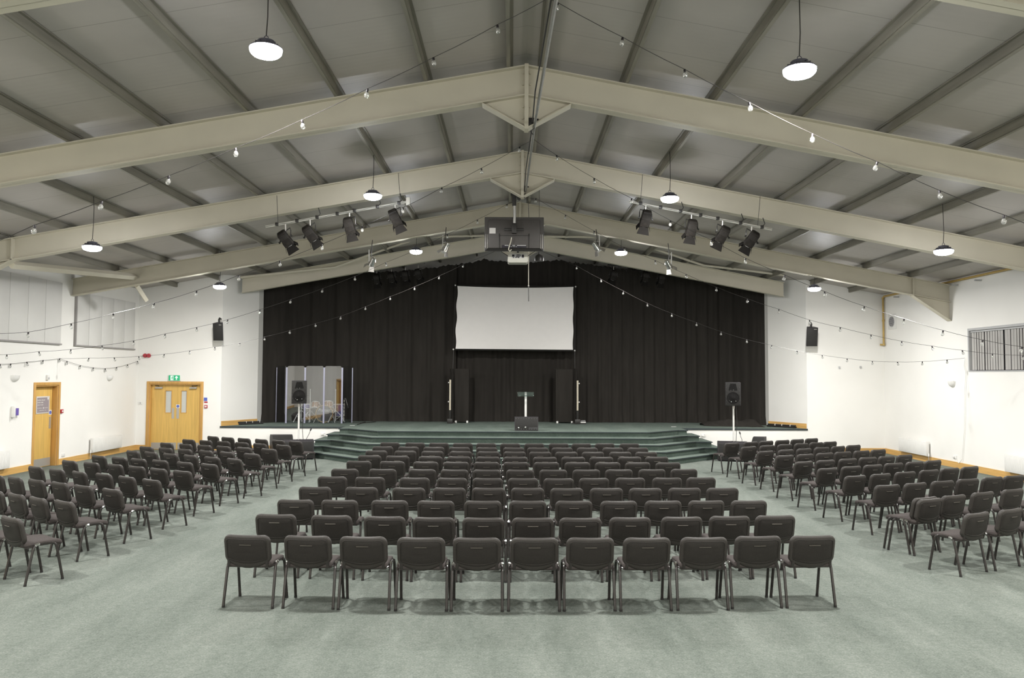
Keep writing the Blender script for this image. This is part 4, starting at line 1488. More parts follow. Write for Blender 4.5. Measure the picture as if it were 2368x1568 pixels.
c = at_y(749.8, 960, 26.15)
t = thing('bass_drum', 'bass drum with a dark front head and script lettering behind the shield', 'drum', (c.x, 26.35, STH + .305))
rt = Matrix.Rotation(pi / 2, 3, 'X')
drum_shell(t, .275, .40, 'drumwood', rt, 'drumhead', 'hoop', 8)
vs, fs = text_mesh('Premier', .125, .0015, .25)
m = MB()
m.add([Vector((v.x, -.213 - v.z, v.y + .125)) for v in vs], fs)
m.bx(-.12, .17, -.2145, -.2125, .072, .080)
m.build('lettering', 'ivory', t)
for s in (-1, 1):
    MB().tube([(s * .27, -.05, -.06), (s * .36, -.20, -.300)], .011, 6).build('spur_leg', 'drumchrome', t)
for (x, y), r_, dz, ww, tilt, lab in (((730, 938), .135, .20, 'a', -22, 'left rack tom drum with a maple shell above the bass drum'), ((760, 937), .150, .20, 'b', -22, 'right rack tom drum with a maple shell above the bass drum')):
    p = at_y(x, y, 26.35)
    t = thing('tom_drum', lab, 'drum', p, 0, 'maple rack toms')
    R_ = Matrix.Rotation(radians(tilt), 3, 'X')
    drum_shell(t, r_, dz, 'drumwood', R_)
    MB().tube([(0, .02, -dz / 2), (0, .02, -(p.z - STH - .60))], .013, 6).build('mount_arm', 'drumchrome', t)
p = at_y(710.5, 940.5, 26.45)
t = thing('snare_drum', 'blue snare drum on a chrome stand behind the shield', 'drum', p)
drum_shell(t, .17, .15, 'drumblue', Matrix.Rotation(radians(-6), 3, 'X'))
hs = p.z - STH
e_ = empty('drum_stand', (0, 0, -hs))
e_.parent = t
MB().cyl((0, 0, .1), (0, 0, hs - .085), .013, n=10).build('stand_pole', 'drumchrome', e_)
for k in range(3):
    a = radians(30 + 120 * k)
    MB().tube([(.15 * cos(a), .15 * sin(a), hs - .08), (0, 0, hs - .14)], .008, 6).build('basket_arm', 'drumchrome', e_)
    MB().tube([(.01 * cos(a), .01 * sin(a), .30), (.26 * cos(a), .26 * sin(a), .01)], .010, 6).build('leg', 'drumchrome', e_)
p = at_y(784, 955, 26.9)
t = thing('floor_tom', 'dark blue floor tom standing right of the bass drum', 'drum', (p.x, 26.8, STH + .40))
drum_shell(t, .20, .40, 'drumblue', Matrix.Identity(3))
for k in range(3):
    a = radians(90 + 120 * k)
    MB().tube([(.215 * cos(a), .215 * sin(a), .05), (.22 * cos(a), .22 * sin(a), -.36), (.25 * cos(a), .25 * sin(a), -.395)], .009, 6).build('leg', 'drumchrome', t)
for (x, yt), Y, lab in (((717.8, 901), 26.25, 'straight chrome cymbal stand left of the bass drum'), ((776.8, 902), 26.3, 'straight chrome cymbal stand right of the bass drum'), ((697, 925), 26.35, 'short chrome hi-hat stand behind the left loudspeaker')):
    p = at_y(x, yt, Y)
    h = p.z - STH
    t = thing('cymbal_stand', lab, 'cymbal stand', (p.x, Y, STH), rnd.uniform(0, 1), 'chrome cymbal stands')
    MB().tube([(0, 0, .06), (0, 0, h * .55), (0, 0, h * .551), (0, 0, h)], [.019, .019, .014, .012], 10).build('pole', 'drumchrome', t)
    MB().cyl((0, 0, h * .53), (0, 0, h * .57), .020, n=10).build('height_collar', 'drumchrome', t)
    MB().ball((0, 0, h), .022, 8).build('wing_nut', 'whitepl', t)
    tripod(t, h, .33, .40)
p = at_y(796, 922, 26.35)
h = p.z - STH
t = thing('microphone_stand', 'brass-coloured microphone stand at the right end of the drum shield', 'microphone stand', (p.x, 26.35, STH))
m = MB()
for k in range(6):
    m.cyl((0, 0, .10 + (h - .1) * k / 6), (0, 0, .10 + (h - .1) * (k + .7) / 6), .017, n=8)
m.build('pole_band', 'led', t)
MB().cyl((0, 0, .04), (0, 0, h), .012, n=8).build('pole', 'blackmetal', t)
MB().tube([(0, 0, h), (.05, -.02, h + .01), (.12, -.04, h - .22)], .010, 6).build('boom_arm', 'steel', t)
MB().tube([(.12, -.04, h - .22), (.135, -.045, h - .27), (.15, -.05, h - .31)], [.014, .022, .016], 8).build('microphone_head', 'blackmetal', t)
for k in range(3):
    a = radians(40 + 120 * k)
    MB().tube([(0, 0, .10), (.26 * cos(a), .26 * sin(a), .012)], .009, 6).build('leg', 'blackmetal', t)

# poles lying along the stage skirting
for s, a, b, nm in ((-1, (538, 979.5), (600, 977.2), 'left'), (1, (1788, 983.5), (1846, 987.5), 'right')):
    pa, pb = at_z(*a, STH + .04), at_z(*b, STH + .04)
    pa.x -= s * .14
    pb.x -= s * .06
    t = thing('pole_bundle', f'bundle of black poles lying on the stage beside the {nm} skirting board', 'poles', (pa.x, pa.y, STH))
    for k, (o, dz) in enumerate(((0, .028), (.06, .028), (.03, .075))):
        off = Vector((-s * o, -.01 * k, 0))
        MB().tube([Vector((pa.x, pa.y, STH + dz)) + off, Vector((pb.x, pb.y, STH + dz)) + off], .025, 8).build('pole', 'blackmetal', t, world=True)
    m = MB()
    for u in (.3, .55, .85):
        c = pa.lerp(pb, u)
        m.box((c.x - s * .03, c.y, STH + .06), (.10, .03, .085), None, .012)
    m.build('strap', 'steel', t, world=True)
# loose cable at the right end of the shield and a floor outlet plate
m = MB().tube([at_z(815, 978, STH + .010), at_z(838, 977.5, STH + .010), at_z(845, 976, STH + .010), at_z(826, 982, STH + .010), at_z(836, 978.6, STH + .010), at_z(868, 975.6, STH + .010)], .012, 6)
tag(m.build('stage_cable', 'wire'), 'black cable lying on the stage beside the drum shield', 'cable')
for (x, y), nm in (((815, 984.3), 'left'), ((1558, 987.3), 'right')):
    c = at_z(x, y, STH)
    tag(MB().bx(c.x - .075, c.x + .075, c.y - .04, c.y + .04, STH + .0005, STH + .008, .002).build('floor_outlet', 'whitepl'), f'small white outlet plate set in the {nm} side of the stage floor', 'outlet')

# ================================================================ HUNG TELEVISION AND PROJECTOR
TY = 16.35
a, b = at_y(1120.5, 581, TY), at_y(1257.5, 502.5, TY)
tv = thing('television', 'large black television hung from the roof with its back to the seating', 'television', ((a.x + b.x) / 2, TY, (a.z + b.z) / 2))
W_, H_ = b.x - a.x, b.z - a.z
MB().bx(-W_ / 2, W_ / 2, 0, .035, -H_ / 2, H_ / 2, .008).build('screen_bezel', 'blackpl', tv)
m = MB()
m.prism([(-W_ / 2 + .012, -.004, -H_ / 2 + .055), (W_ / 2 - .012, -.004, -H_ / 2 + .055), (W_ / 2 - .012, -.004, H_ / 2 - .012), (-W_ / 2 + .012, -.004, H_ / 2 - .012)], (0, .006, 0))
m.bx(-W_ / 2 + .085, W_ / 2 - .085, -.045, 0, -H_ / 2 + .06, H_ / 2 - .06, .012)
m.build('back_cover', 'tvback', tv)
MB().prism([(-W_ / 2 + .07, -.05, -H_ / 2 + .055), (W_ / 2 - .07, -.05, -H_ / 2 + .055), (W_ / 2 - .012, -.003, -H_ / 2 + .01), (-W_ / 2 + .012, -.003, -H_ / 2 + .01)], (0, .01, .004)).build('lower_chamfer', 'blackpl', tv)
m = MB()
for s in (-1, 1):
    m.bx(s * (W_ / 2 - .028) - .006, s * (W_ / 2 - .028) + .006, -.010, -.002, -H_ / 2 + .06, -H_ / 2 + .36, .002)
    m.bx(s * (W_ / 2 - .066) - .005, s * (W_ / 2 - .066) + .005, -.010, -.002, -H_ / 2 + .06, -H_ / 2 + .36, .002)
m.build('edge_highlight_strip', 'steel', tv)
MB().bx(-.26, .26, -.049, -.043, -H_ / 2 + .065, -H_ / 2 + .125, .003).build('port_recess', 'dark', tv)
m = MB()
for x0, x1 in ((-.20, -.12), (-.04, .02), (.06, .25)):
    m.bx(x0, x1, -.052, -.047, -H_ / 2 + .110, -H_ / 2 + .124)
for k in range(5):
    m.box((-.09 + .035 * k, -.055, -H_ / 2 + .09), (.018, .02, .014), None, .003)
m.build('port_row', 'greypl', tv)
m = MB()
for x in (-.315, .315):
    m.bx(x - .007, x + .007, -.06, -.044, -H_ / 2 + .06, H_ / 2 - .36, .003)
m.bx(-.33, .33, -.055, -.044, -.045, -.03, .003)
m.build('mounting_rail', 'blackmetal', tv)
sp = at_y(1139, 534.5, TY) - Vector(tv.location)
MB().bx(sp.x - .065, sp.x + .065, -.049, -.044, sp.z - .06, sp.z + .06).build('rating_label', 'papercard', tv)
cb = [at_y(x, y, TY - .09) - Vector(tv.location) for x, y in ((1183, 549), (1181, 560), (1177.5, 570), (1176, 577), (1179, 581), (1182.5, 577))]
MB().tube(cb, .010, 6).build('white_cable', 'dustcable', tv)
pb = at_y(1189.5, 452, TY - .16) - Vector(tv.location)
pz_ = H_ / 2 - .28
px_ = at_y(1189, 520, TY - .12).x - tv.location.x
m = MB().tube([(px_, -.10, pz_), (px_ + .01, -.13, H_ / 2), (px_, -.15, pb.z)], .030, 12)
m.build('hanger_pole', 'galv', tv)
m = MB().tube([(px_, -.15, pb.z - .22), (px_, -.15, pb.z + .02)], .042, 12)
m.box((px_, -.09, pz_ + .02), (.10, .12, .22), None, .012)
m.box((px_, -.06, .09), (.42, .03, .05), None, .01)
m.tube([(px_ - .07, -.12, pb.z + .04), (px_ + .05, -.12, pb.z + .01), (px_ + .12, -.10, pb.z - .08)], .028, 8)
m.build('mount_bracket', 'blackmetal', tv)

pc = at_y(1197.5, 596, 16.75)
pj = thing('projector', 'white ceiling projector hung just below the television', 'projector', pc)
w_ = (at_y(1221, 596, 16.75).x - at_y(1173.8, 596, 16.75).x)
MB().prism([(-w_ / 2, -.15, -.10), (-w_ / 2 + .03, -.15, -.125), (w_ / 2 - .03, -.15, -.125), (w_ / 2, -.15, -.10), (w_ / 2 - .01, -.15, .06), (w_ / 2 - .06, -.15, .085), (-w_ / 2 + .06, -.15, .085), (-w_ / 2 + .01, -.15, .06)], (0, .34, 0)).build('body', 'proj', pj)
m = MB().bx(-.13, .13, -.154, -.149, -.03, .05, .003)
m.build('rear_panel', 'greypl', pj)
m = MB()
for x0, x1, z0, z1 in ((-.125, -.075, -.005, .045), (.085, .13, -.02, .045), (-.11, -.08, -.028, -.012), (-.06, -.03, -.028, -.012), (0, .03, -.028, -.012), (.045, .07, .03, .04)):
    m.bx(x0, x1, -.157, -.153, z0, z1)
for a_ in range(5):
    m.tube([(-.04 + a_ * .016, -.158, -.02), (-.03 + a_ * .02, -.166, .02), (-.02 + a_ * .012, -.160, .05)], .004, 5)
m.build('socket_cluster', 'dark', pj)
m = MB().cyl((0, 0, .08), (0, 0, .19), .022, n=10)
m.bx(-.13, .13, -.02, .02, .095, .11)
for s in (-1, 1):
    m.tube([(s * w_ * .45, .02, .03), (s * w_ * 1.0, .02, .19)], .007, 6)
m.build('ceiling_bracket', 'blackmetal', pj)
MB().cyl((.08, .19, -.02), (.08, .235, -.02), .045, n=18).build('lens_barrel', 'blackpl', pj)

c = at_y(1246.6, 604, 17.4)
bs = thing('bell_shade', 'dark round bell-shaped shade hung right of the projector', 'shade', c)
MB().lathe([(.103, 0), (.104, .05), (.098, .09), (.075, .125), (.035, .150), (.018, .165), (.018, .205), (.006, .21)], 22).build('dome', 'blackmetal', bs)
MB().tube([(0, 0, .2), (0, 0, roof(.6) - c.z - .35)], .005, 5).build('cord', 'wire', bs)
rd = thing('hanging_rod', 'thin hanging rod with a dark lower half before the projection screen', 'rod', at_y(1222, 697, 16.9))
p0, p1, p2 = at_y(1222.5, 697, 16.9), at_y(1222.3, 661, 16.9), at_y(1222.3, 560, 16.9)
MB().cyl(p1, p2, .0075, n=8).build('upper_rod', 'dustcable', rd, world=True)
MB().cyl(p0, p1, .010, .0115, n=8).build('lower_sleeve', 'blackpl', rd, world=True)
MB().ball(p1, .017, 8).build('joint', 'steel', rd, world=True)
m = MB().tube([p2, p2 + Vector((0, -.2, .5)), at_y(1222, 470, 16.2)], .006, 5)
m.build('cord', 'wire', rd, world=True)

# ================================================================ STAGE LANTERNS
def lantern_proto():
    t = thing('stage_lantern', 'stage lantern', 'stage light')
    # optical axis = local -Z, lens end at the bottom
    MB().loft([[Vector((x, y, z)) for x, y in rrect(w, w2, .016, 3, ne=1)] for w, w2, z in ((.15, .15, .20), (.19, .19, .185), (.205, .205, .16), (.205, .205, -.02), (.22, .22, -.035), (.22, .22, -.16))]).build('housing', 'lantern', t)
    m = MB()
    for k in range(4):
        m.bx(-.104, .104, -.104, .104, .03 + k * .028, .040 + k * .028, .003)
    m.build('vent_rib', 'blackmetal', t)
    m = MB().lathe([(.095, -.160), (.095, -.172), (.08, -.165), (.02, -.158)], 20)
    m.build('lens', 'frost', t)
    for i, (ang, L, ww) in enumerate(((0, .17, .19), (180, .17, .19), (90, .11, .15), (270, .11, .15))):
        a = radians(ang)
        rz = Matrix.Rotation(a, 4, 'Z')
        q_ = [Vector((-.10, -.112, -.165)), Vector((.10, -.112, -.165)), Vector((ww * .75, -.112 - L * .42, -.165 - L * .9)), Vector((-ww * .75, -.112 - L * .42, -.165 - L * .9))]
        MB().prism([rz @ p_ for p_ in q_], (rz @ Vector((0, -.005, .0))).to_tuple()).build('barn_door', 'barnin', t)
    return t


def place_lantern(o, head, aim, pipe_pt, label, group):
    """o: empty; its local -Z looks along aim. The yoke is added separately and stays upright."""
    z = -Vector(aim).normalized()
    x = Vector((0, 1, 0)).cross(z)
    x = x.normalized() if x.length > 1e-3 else Vector((1, 0, 0))
    y = z.cross(x)
    o.matrix_basis = Matrix.Translation(head) @ Matrix((x, y, z)).transposed().to_4x4() @ Matrix.Scale(.88, 4)
    o['label'] = label
    o['group'] = group
    inv = o.matrix_basis.inverted()
    side = x * .125
    top = Vector(pipe_pt) if pipe_pt is not None else Vector(head) + Vector((0, 0, .30))
    H0 = Vector(head)
    m = MB().tube([inv @ p_ for p_ in (H0 + side, H0 + side + Vector((0, 0, .10)), H0 + side * .9 + Vector((0, 0, .17)), H0 - side * .9 + Vector((0, 0, .17)), H0 - side + Vector((0, 0, .10)), H0 - side)], .013, 6)
    m.build('yoke', 'blackmetal', o)
    m = MB().tube([inv @ (H0 + Vector((0, 0, .17))), inv @ top], .016, 8)
    m.build('hook_clamp', 'steel', o)
    for s in (-1, 1):
        MB().cyl(inv @ (H0 + side * s), inv @ (H0 + side * s * 1.25), .022, n=10).build('tilt_knob', 'blackmetal', o)


BYY = 15.62
bars = {}
for s, a, b, hang, nm in ((-1, (614, 524.5), (946, 466), ((640, 452), (643, 517), (921, 400), (926, 469)), 'left'), (1, (1455, 466), (1785, 531), ((1486, 403), (1481, 471), (1758, 454), (1752, 524)), 'right')):
    pa, pb_ = at_y(*a, BYY), at_y(*b, BYY)
    t = thing('lighting_bar', f'pale lighting bar hung under the third portal beam on the {nm} of the ridge', 'lighting bar', pa)
    MB().tube([pa, pb_], .024, 10).build('bar_tube', 'proj', t, world=True)
    for i in (0, 2):
        MB().tube([at_y(*hang[i], BYY), at_y(*hang[i + 1], BYY) + Vector((0, 0, .0))], .005, 5).build('suspension_wire', 'wire', t, world=True)
    for u in (.08, .22, .36, .50, .62, .78, .93):
        c = pa.lerp(pb_, u)
        m = MB().box((c.x, c.y, c.z + .01), (.07, .06, .07), None, .012)
        if int(u * 100) % 3 == 0:
            m.tube([c, c + Vector((.06, 0, .08)), c + Vector((.02, 0, .2))], .009, 5)
        m.build('bar_clamp', 'blackmetal', t, world=True)
    m = MB()
    cc = [pa.lerp(pb_, u / 12) + Vector((0, -.026, .008 * sin(u * 2.3) - .006)) for u in range(13)]
    m.tube(cc, .005, 5)
    m.build('loom_cable', 'wire', t, world=True)
    bars[s] = (pa, pb_)
m = MB()
c = at_y(944, 466, BYY - .05)
tag(m.box(c, (.085, .06, .16), None, .01).build('dimmer_box', 'proj'), 'small pale box at the ridge end of the left lighting bar', 'box')

lp = lantern_proto()
LK = tree_of(lp)
first = [True]


def lantern(px, Y, aim, s, label, group, pipe=True):
    o = lp if first[0] else copy_tree(lp, None, LK)
    first[0] = False
    h = at_y(*px, Y)
    top = None
    if pipe:
        pa, pb_ = bars[s]
        u = (h.x - pa.x) / (pb_.x - pa.x)
        top = pa.lerp(pb_, u)
    place_lantern(o, h, aim, top, label, group)


LN = ['leftmost', 'second from the left', 'third from the left', 'nearest the ridge']
LN2 = ['nearest the ridge', 'second from the ridge', 'third from the ridge', 'rightmost']
for k, (px, aim) in enumerate((((660, 553), (.62, .75, -.95)), ((717, 541), (.62, .75, -.95)), ((808, 523), (.22, .6, -1)), ((914, 504), (.40, .75, -.9)))):
    lantern(px, BYY + .02, aim, -1, f'black barn-door lantern, {LN[k]} on the left lighting bar', 'lanterns on the left bar')
for k, (px, aim) in enumerate((((1493, 506), (-.18, .7, -1)), ((1599, 528), (-.15, .6, -1)), ((1671, 543), (-.45, .75, -.95)), ((1738, 554), (-.55, .75, -.95)))):
    lantern(px, BYY + .02, aim, 1, f'black barn-door lantern, {LN2[k]} on the right lighting bar', 'lanterns on the right bar')
for k, (px, aim) in enumerate((((871, 645), (.1, .6, -1)), ((905, 642), (.2, .6, -1)), ((937, 638), (.1, .5, -1)), ((967, 634), (.3, .5, -1)))):
    lantern(px, 25.9, aim, -1, f'dim lantern against the black curtain, {LN[k] if k < 3 else "rightmost"} of the left four', 'lanterns before the left curtain', False)
for k, (px, aim) in enumerate((((1419, 637), (-.2, .5, -1)), ((1493, 640), (-.1, .6, -1)), ((1530, 644), (-.1, .6, -1)))):
    lantern(px, 25.9, aim, 1, f'dim lantern against the black curtain, {["leftmost", "middle", "rightmost"][k]} of the right three', 'lanterns before the right curtain', False)
for s, A, B in ((-1, (855, 622), (985, 597)), (1, (1405, 612), (1550, 626))):
    pa, pb_ = at_y(*A, 25.9), at_y(*B, 25.9)
    pa.z -= .0
    t = thing('lighting_bar', f'dark lighting bar behind the last portal beam, {"left" if s < 0 else "right"} of the ridge', 'lighting bar', pa)
    MB().tube([pa, pb_], .022, 8).build('bar_tube', 'blackmetal', t, world=True)
    m = MB()
    for u in (.05, .95):
        c = pa.lerp(pb_, u)
        m.tube([c, Vector((c.x, c.y, ceil_z(c.x)))], .010, 5)
    m.build('hanger', 'blackmetal', t, world=True)
    m = MB()
    for k in range(9):
        c = pa.lerp(pb_, (k + .5) / 9)
        m.tube([c + Vector((0, 0, .02)), c + Vector((.05, .02, -.08 - .05 * (k % 3))), c + Vector((.12, 0, .01))], .008, 5)
    m.build('loose_cable', 'wire', t, world=True)

# chrome par cans on the fourth beam
def parcan(px, aim, label):
    Y = 20.35
    h = at_y(*px, Y)
    t = thing('par_can', label, 'stage light', h, 0, 'chrome par cans under the fourth portal beam')
    z = -Vector(aim).normalized()
    R_ = z.to_track_quat('Z', 'Y').to_matrix().to_4x4()
    MB().lathe([(.030, .15), (.050, .14), (.058, .11), (.058, .03), (.078, -.01), (.080, -.09), (.083, -.095)], 20, R_).build('can', 'chrome', t)
    MB().lathe([(.07, -.094), (.03, -.10)], 18, R_).build('lens', 'frost', t)
    for k, a in enumerate((0, 120, 240)):
        rz = R_ @ Matrix.Rotation(radians(a), 4, 'Z')
        MB().prism([rz @ Vector(v) for v in ((-.06, -.082, -.09), (.06, -.082, -.09), (.085, -.15, -.20), (-.085, -.15, -.20))], (0, .003, .002)).build('barn_door', 'steel', t)
    MB().tube([(-.09, 0, 0), (-.09, 0, .09), (-.06, 0, .14), (.06, 0, .14), (.09, 0, .09), (.09, 0, 0)], .008, 6).build('yoke', 'steel', t)
    sx = -.08 if px[0] < 1200 else .08
    MB().tube([(0, 0, .14), (sx * .3, 0, .22), (sx * .2, 0, .30), (0, .05, roof(h.x) - DEP * .8 - h.z)], .010, 6).build('hanging_cable', 'wire', t)
    MB().bx(sx - .012, sx + .012, -.006, .006, .02, .34).build('drop_arm', 'polewhite', t)


parcan((860, 607), (-.45, .55, -.7), 'chrome par can with barn doors, outermost left under the fourth portal beam')
parcan((1031, 573), (-.45, .3, -.8), 'chrome par can with barn doors just left of the television')
parcan((1379, 571), (.55, .3, -.7), 'chrome par can with barn doors just right of the television')
parcan((1546, 613), (.5, .4, -.75), 'chrome par can with barn doors, outermost right under the fourth portal beam')

# ================================================================ WALL FITTINGS
def radiator(label, wall, ya, yb, z0, z1):
    s = 1 if wall < 0 else -1
    t = thing('radiator', label, 'radiator', (wall, (ya + yb) / 2, z0))
    x0, x1 = wall + s * .045, wall + s * .125
    MB().bx(x0, x1, ya, yb, z0, z1, .010).build('panel', 'whitepl', t, world=True)
    m = MB()
    n = int((yb - ya) / .05)
    for k in range(n):
        y = ya + .03 + (yb - ya - .06) * (k + .5) / n
        m.box((x1, y, (z0 + z1) / 2), (.004, .030, z1 - z0 - .08), None, .002)
    m.build('convector_rib', 'whitepl', t, world=True)
    MB().bx(x0, x1 + s * .004, ya - .006, ya + .008, z0 - .004, z1 + .004, .003).build('end_cover', 'whitepl', t, world=True)
    MB().bx(x0, x1 + s * .004, yb - .008, yb + .006, z0 - .004, z1 + .004, .003).build('end_cover', 'whitepl', t, world=True)
    MB().tube([(wall + s * .085, ya + .02, z0 + .03), (wall + s * .085, ya - .05, z0 + .03), (wall + s * .085, ya - .05, .002)], .009, 8).build('valve_pipe', 'steel', t, world=True)
    MB().cyl((wall + s * .085, ya - .05, z0 + .0), (wall + s * .085, ya - .05, z0 + .08), .022, n=12).build('valve_head', 'whitepl', t, world=True)
    MB().bx(wall + s * .004, x0, ya + .15, ya + .2, z0 + .05, z1 - .05).build('wall_bracket', 'whitepl', t, world=True)
    MB().bx(wall + s * .004, x0, yb - .2, yb - .15, z0 + .05, z1 - .05).build('wall_bracket', 'whitepl', t, world=True)


radiator('long white radiator under the festoon between the single door and the corner', XL, at_x(205, 1030, XL).y, at_x(272, 1030, XL).y, .175, .57)
radiator('white radiator on the left wall before the single door', XL, 16.2, at_x(10, 1060, XL).y, .175, .57)
radiator('white radiator on the right wall nearer the corner', XR, at_x(2152, 1030, XR).y, at_x(2088, 1030, XR).y, .175, .57)
radiator('white radiator on the right wall under the blinds', XR, 16.4, at_x(2336, 1075, XR).y, .175, .57)


def uplighter(label, p, s):
    t = thing('wall_uplighter', label, 'wall light', p)
    t.rotation_euler = (0, 0, 0 if s > 0 else pi)

    def bowl(u, v):
        a = -pi / 2 + pi * u
        b = pi / 2 * v
        r = .135
        return Vector((r * .85 * cos(a) * cos(b) * 1.0, r * sin(a) * (cos(b) ** .8), -.15 * sin(b)))
    MB().grid(bowl, 16, 8).build('half_bowl', 'whitepl', t)
    MB().bx(0, .012, -.06, .06, -.09, .02, .003).build('back_plate', 'whitepl', t)


uplighter('white half-bowl wall light left of the single door', at_x(33, 868, XL), 1)
uplighter('white half-bowl wall light right of the single door', at_x(252, 869, XL), 1)
uplighter('white half-bowl wall light on the right wall below the blinds', at_x(2203, 882, XR), -1)


def small_box(name, label, cat, p, size, m_, bits=()):
    t = thing(name, label, cat, p)
    MB().box((0, 0, 0), size, None, min(size) * .2).build('case', m_, t)
    for nm, off, sz, mm in bits:
        MB().box(off, sz, None, min(sz) * .15).build(nm, mm, t)
    return t


p = at_x(108.5, 873, XL)
small_box('alarm_sensor', 'small white sensor on the wall above the single door', 'sensor', p + Vector((.025, 0, 0)), (.05, .09, .13), 'whitepl', [('detector_window', (.024, 0, -.02), (.008, .06, .05), 'greypl')])
p = at_x(28, 952.5, XL)
small_box('soap_dispenser', 'small white dispenser with a purple bottle left of the single door', 'dispenser', p + Vector((.045, 0, 0)), (.09, .11, .26), 'whitepl', [('purple_bottle', (.05, .03, 0.0), (.05, .07, .17), 'purple'), ('pump_nozzle', (.06, .0, -.12), (.03, .03, .03), 'greypl')])
p = at_x(141.3, 951, XL)
small_box('fire_call_point', 'red fire call point on the left wall beside the single door', 'call point', p + Vector((.02, 0, 0)), (.04, .10, .10), 'red', [('white_face', (.019, 0, 0), (.008, .05, .05), 'whitepl')])
p = at_x(145.5, 1052, XL)
small_box('wall_socket', 'white wall socket above the skirting right of the single door', 'socket', p + Vector((.008, 0, 0)), (.016, .14, .09), 'whitepl', [('switch_rocker', (.008, .03, .015), (.006, .02, .02), 'whitepl')])
p = at_x(2209.5, 1057, XR)
small_box('wall_socket', 'white wall socket low on the right wall with a white lead', 'socket', p - Vector((.008, 0, 0)), (.016, .14, .09), 'whitepl', [('plug_top', (-.02, .03, 0), (.03, .05, .05), 'whitepl')])
p = at_y(325, 932, YF)
small_box('switch_plate', 'small white switch plate between the corner and the double door', 'switch', p - Vector((0, .008, 0)), (.13, .016, .09), 'whitepl', [('rocker', (0, -.008, 0), (.03, .008, .05), 'greypl')])
p = at_y(476.6, 940.2, YF)
small_box('fire_call_point', 'red fire call point below the notice beside the double door', 'call point', p - Vector((0, .02, 0)), (.095, .04, .095), 'red', [('white_face', (0, -.019, 0), (.06, .008, .045), 'whitepl')])
p = at_y(475.6, 925, YF)
small_box('fire_notice', 'blue and red fire action notice right of the double door', 'sign', p - Vector((0, .004, 0)), (.135, .006, .185), 'whitepl', [('blue_field', (0, -.004, .022), (.105, .003, .105), 'blue'), ('red_strip', (.012, -.004, -.068), (.105, .003, .045), 'red')])
for (x, y), nm in (((748, 1004), 'left'), ((1626.5, 1007), 'right')):
    p = at_y(x, y, YF - .012)
    small_box('wall_socket', f'white double socket on the stage riser beside the {nm} steps', 'socket', p - Vector((0, .008, 0)), (.15, .016, .09), 'whitepl', [('plug_top', (-.03, -.025, -.01), (.05, .04, .05), 'whitepl'), ('switch_rocker', (.03, -.009, .02), (.02, .006, .02), 'greypl')])
p = at_y(341, 822.5, YF)
t = thing('fire_sounder', 'pair of small red alarm bells high by the left corner', 'alarm', p)
for s in (-1, 1):
    MB().lathe([(.035, .0), (.062, .02), (.066, .045), (.055, .075), (.02, .085)], 18, Matrix.Translation((s * .058, 0, 0)) @ Matrix.Rotation(pi / 2, 4, 'X')).build('bell_dome', 'red', t)
MB().box((0, -.006, 0), (.20, .012, .06), None, .003).build('back_plate', 'red', t)
for (x, y), nm in (((1940.5, 850), 'left'), ((1989.5, 849), 'right')):
    p = at_y(x, y, YF)
    t = small_box('wall_hook', f'tiny dark wall bracket, the {nm} of two on the end wall right of the stage', 'bracket', p - Vector((0, .02, 0)), (.05, .04, .07), 'greypl')

# exit sign
p = at_y(403, 874, YF - .05)
t = thing('exit_sign', 'green running-man exit sign with a white arrow above the double doors', 'exit sign', p)
MB().bx(-.19, .19, 0, .05, -.095, .095, .006).build('housing', 'whitepl', t)
MB().bx(-.175, .175, -.004, 0, -.082, .082, .001).build('green_face', 'green', t)
m = MB()
f = -.0062


def poly(pts, d=.002):
    m.prism([(x, f, z) for x, z in pts], (0, d, 0))


poly([(.055, -.06), (.085, -.06), (.085, .005), (.125, .005), (.07, .066), (.015, .005), (.055, .005)])
m.build('arrow', 'exitwhite', t)
m = MB()
poly([(-.115, -.07), (-.025, -.07), (-.025, .07), (-.115, .07)])
m.build('doorway_mark', 'exitwhite', t)
m = MB()
f = -.0075
m.lathe([(.013, 0), (.010, .002)], 14, Matrix.Translation((-.052, f, .045)) @ Matrix.Rotation(pi / 2, 4, 'X'))
poly([(-.060, .030), (-.040, .022), (-.055, -.012), (-.078, -.006)])
poly([(-.058, .026), (-.092, .014), (-.098, -.004), (-.088, -.006), (-.082, .008), (-.056, .014)])
poly([(-.044, .022), (-.028, .000), (-.014, .006), (-.010, -.002), (-.032, -.012), (-.050, .012)])
poly([(-.060, -.008), (-.046, -.012), (-.036, -.032), (-.040, -.060), (-.052, -.060), (-.050, -.036)])
poly([(-.076, -.004), (-.060, -.010), (-.074, -.036), (-.104, -.046), (-.106, -.034), (-.082, -.026)])
m.build('running_man', 'green', t)

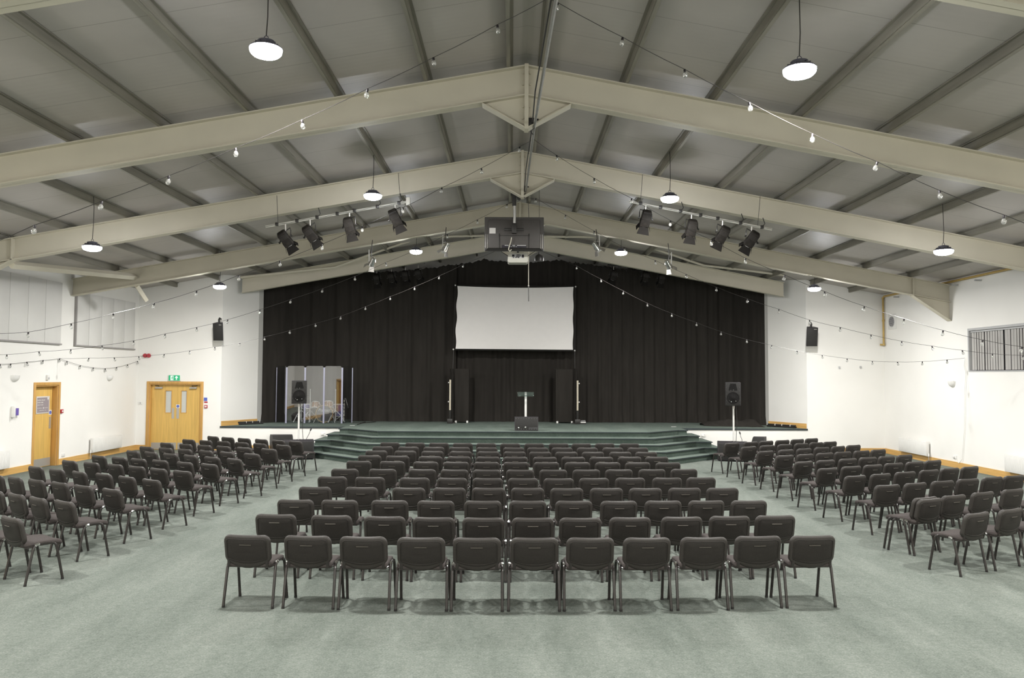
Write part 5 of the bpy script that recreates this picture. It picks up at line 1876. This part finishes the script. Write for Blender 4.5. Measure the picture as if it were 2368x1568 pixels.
# gas pipe, vent and festoon lead on the right wall
gp = thing('gas_pipe', 'yellow gas pipe dropping down the right corner and running along the eave', 'pipe', (XR - .06, YF - .1, 3))
gy = YF - .12
zb_ = at_y(2040, 797, gy).z
zt_ = at_y(2040, 686, gy).z
m = MB().tube([(XR - .13, gy + .08, zb_), (XR - .06, gy, zb_), (XR - .06, gy, zb_ + .05), (XR - .06, gy, zt_ - .06), (XR - .06, gy - .06, zt_), (XR - .06, 17.6, zt_ + .02)], .030, 10)
m.build('pipe_run', 'gas', gp, world=True)
m = MB()
for z in (zb_, (zb_ + zt_) / 2, zt_ - .05):
    m.cyl((XR - .06, gy, z - .03), (XR - .06, gy, z + .03), .040, n=12)
m.build('pipe_joint', 'gas', gp, world=True)
for y in (23.3, 20.2, 19.2):
    MB().bx(XR - .16, XR - .004, y - .02, y + .02, zt_ - .12, zt_ - .08).build('pipe_bracket', 'greypl', gp, world=True)
p = at_x(2064, 744, XR)
t = thing('wall_vent', 'square cream wall vent with a round dark grille near the right corner', 'vent', p)
MB().box((-.012, 0, 0), (.024, .46, .46), None, .006).build('face_plate', 'whitepl', t)
MB().lathe([(.165, 0), (.165, .012), (.15, .014)], 26, Matrix.Translation((-.022, 0, 0)) @ Matrix.Rotation(-pi / 2, 4, 'Y')).build('round_grille', 'greypl', t)
m = MB()
for k in range(9):
    z = -.12 + .03 * k
    L = sqrt(max(0, .155 ** 2 - z * z))
    m.box((-.039, 0, z), (.006, 2 * L, .012))
m.build('grille_slot', 'dark', t)
m = MB().tube([at_x(x, y, XR - .03) for x, y in ((2232, 829), (2229, 845), (2233, 860), (2231, 900), (2230, 990), (2227, 1030), (2225, 1062), (2218, 1071), (2212, 1066), (2211, 1060))], .007, 6)
tag(m.build('festoon_lead', 'whitepl'), 'thin white lead running down the right wall to its socket', 'cable')

# ================================================================ WORLD AND RENDER LOOK
w = bpy.data.worlds.new('world')
SC.world = w
w.use_nodes = True
w.node_tree.nodes['Background'].inputs[0].default_value = (.02, .02, .022, 1)
w.node_tree.nodes['Background'].inputs[1].default_value = .3
SC.view_settings.view_transform = 'Standard'
SC.view_settings.look = 'None'
SC.view_settings.exposure = 0.
SC.view_settings.gamma = 1.0
cy = SC.cycles
cy.max_bounces = 5
cy.diffuse_bounces = 3
cy.glossy_bounces = 3
cy.transmission_bounces = 3
cy.transparent_max_bounces = 10
cy.sample_clamp_indirect = 4.
cy.adaptive_threshold = .05
cy.caustics_reflective = False
cy.caustics_refractive = False
bpy.context.view_layer.update()
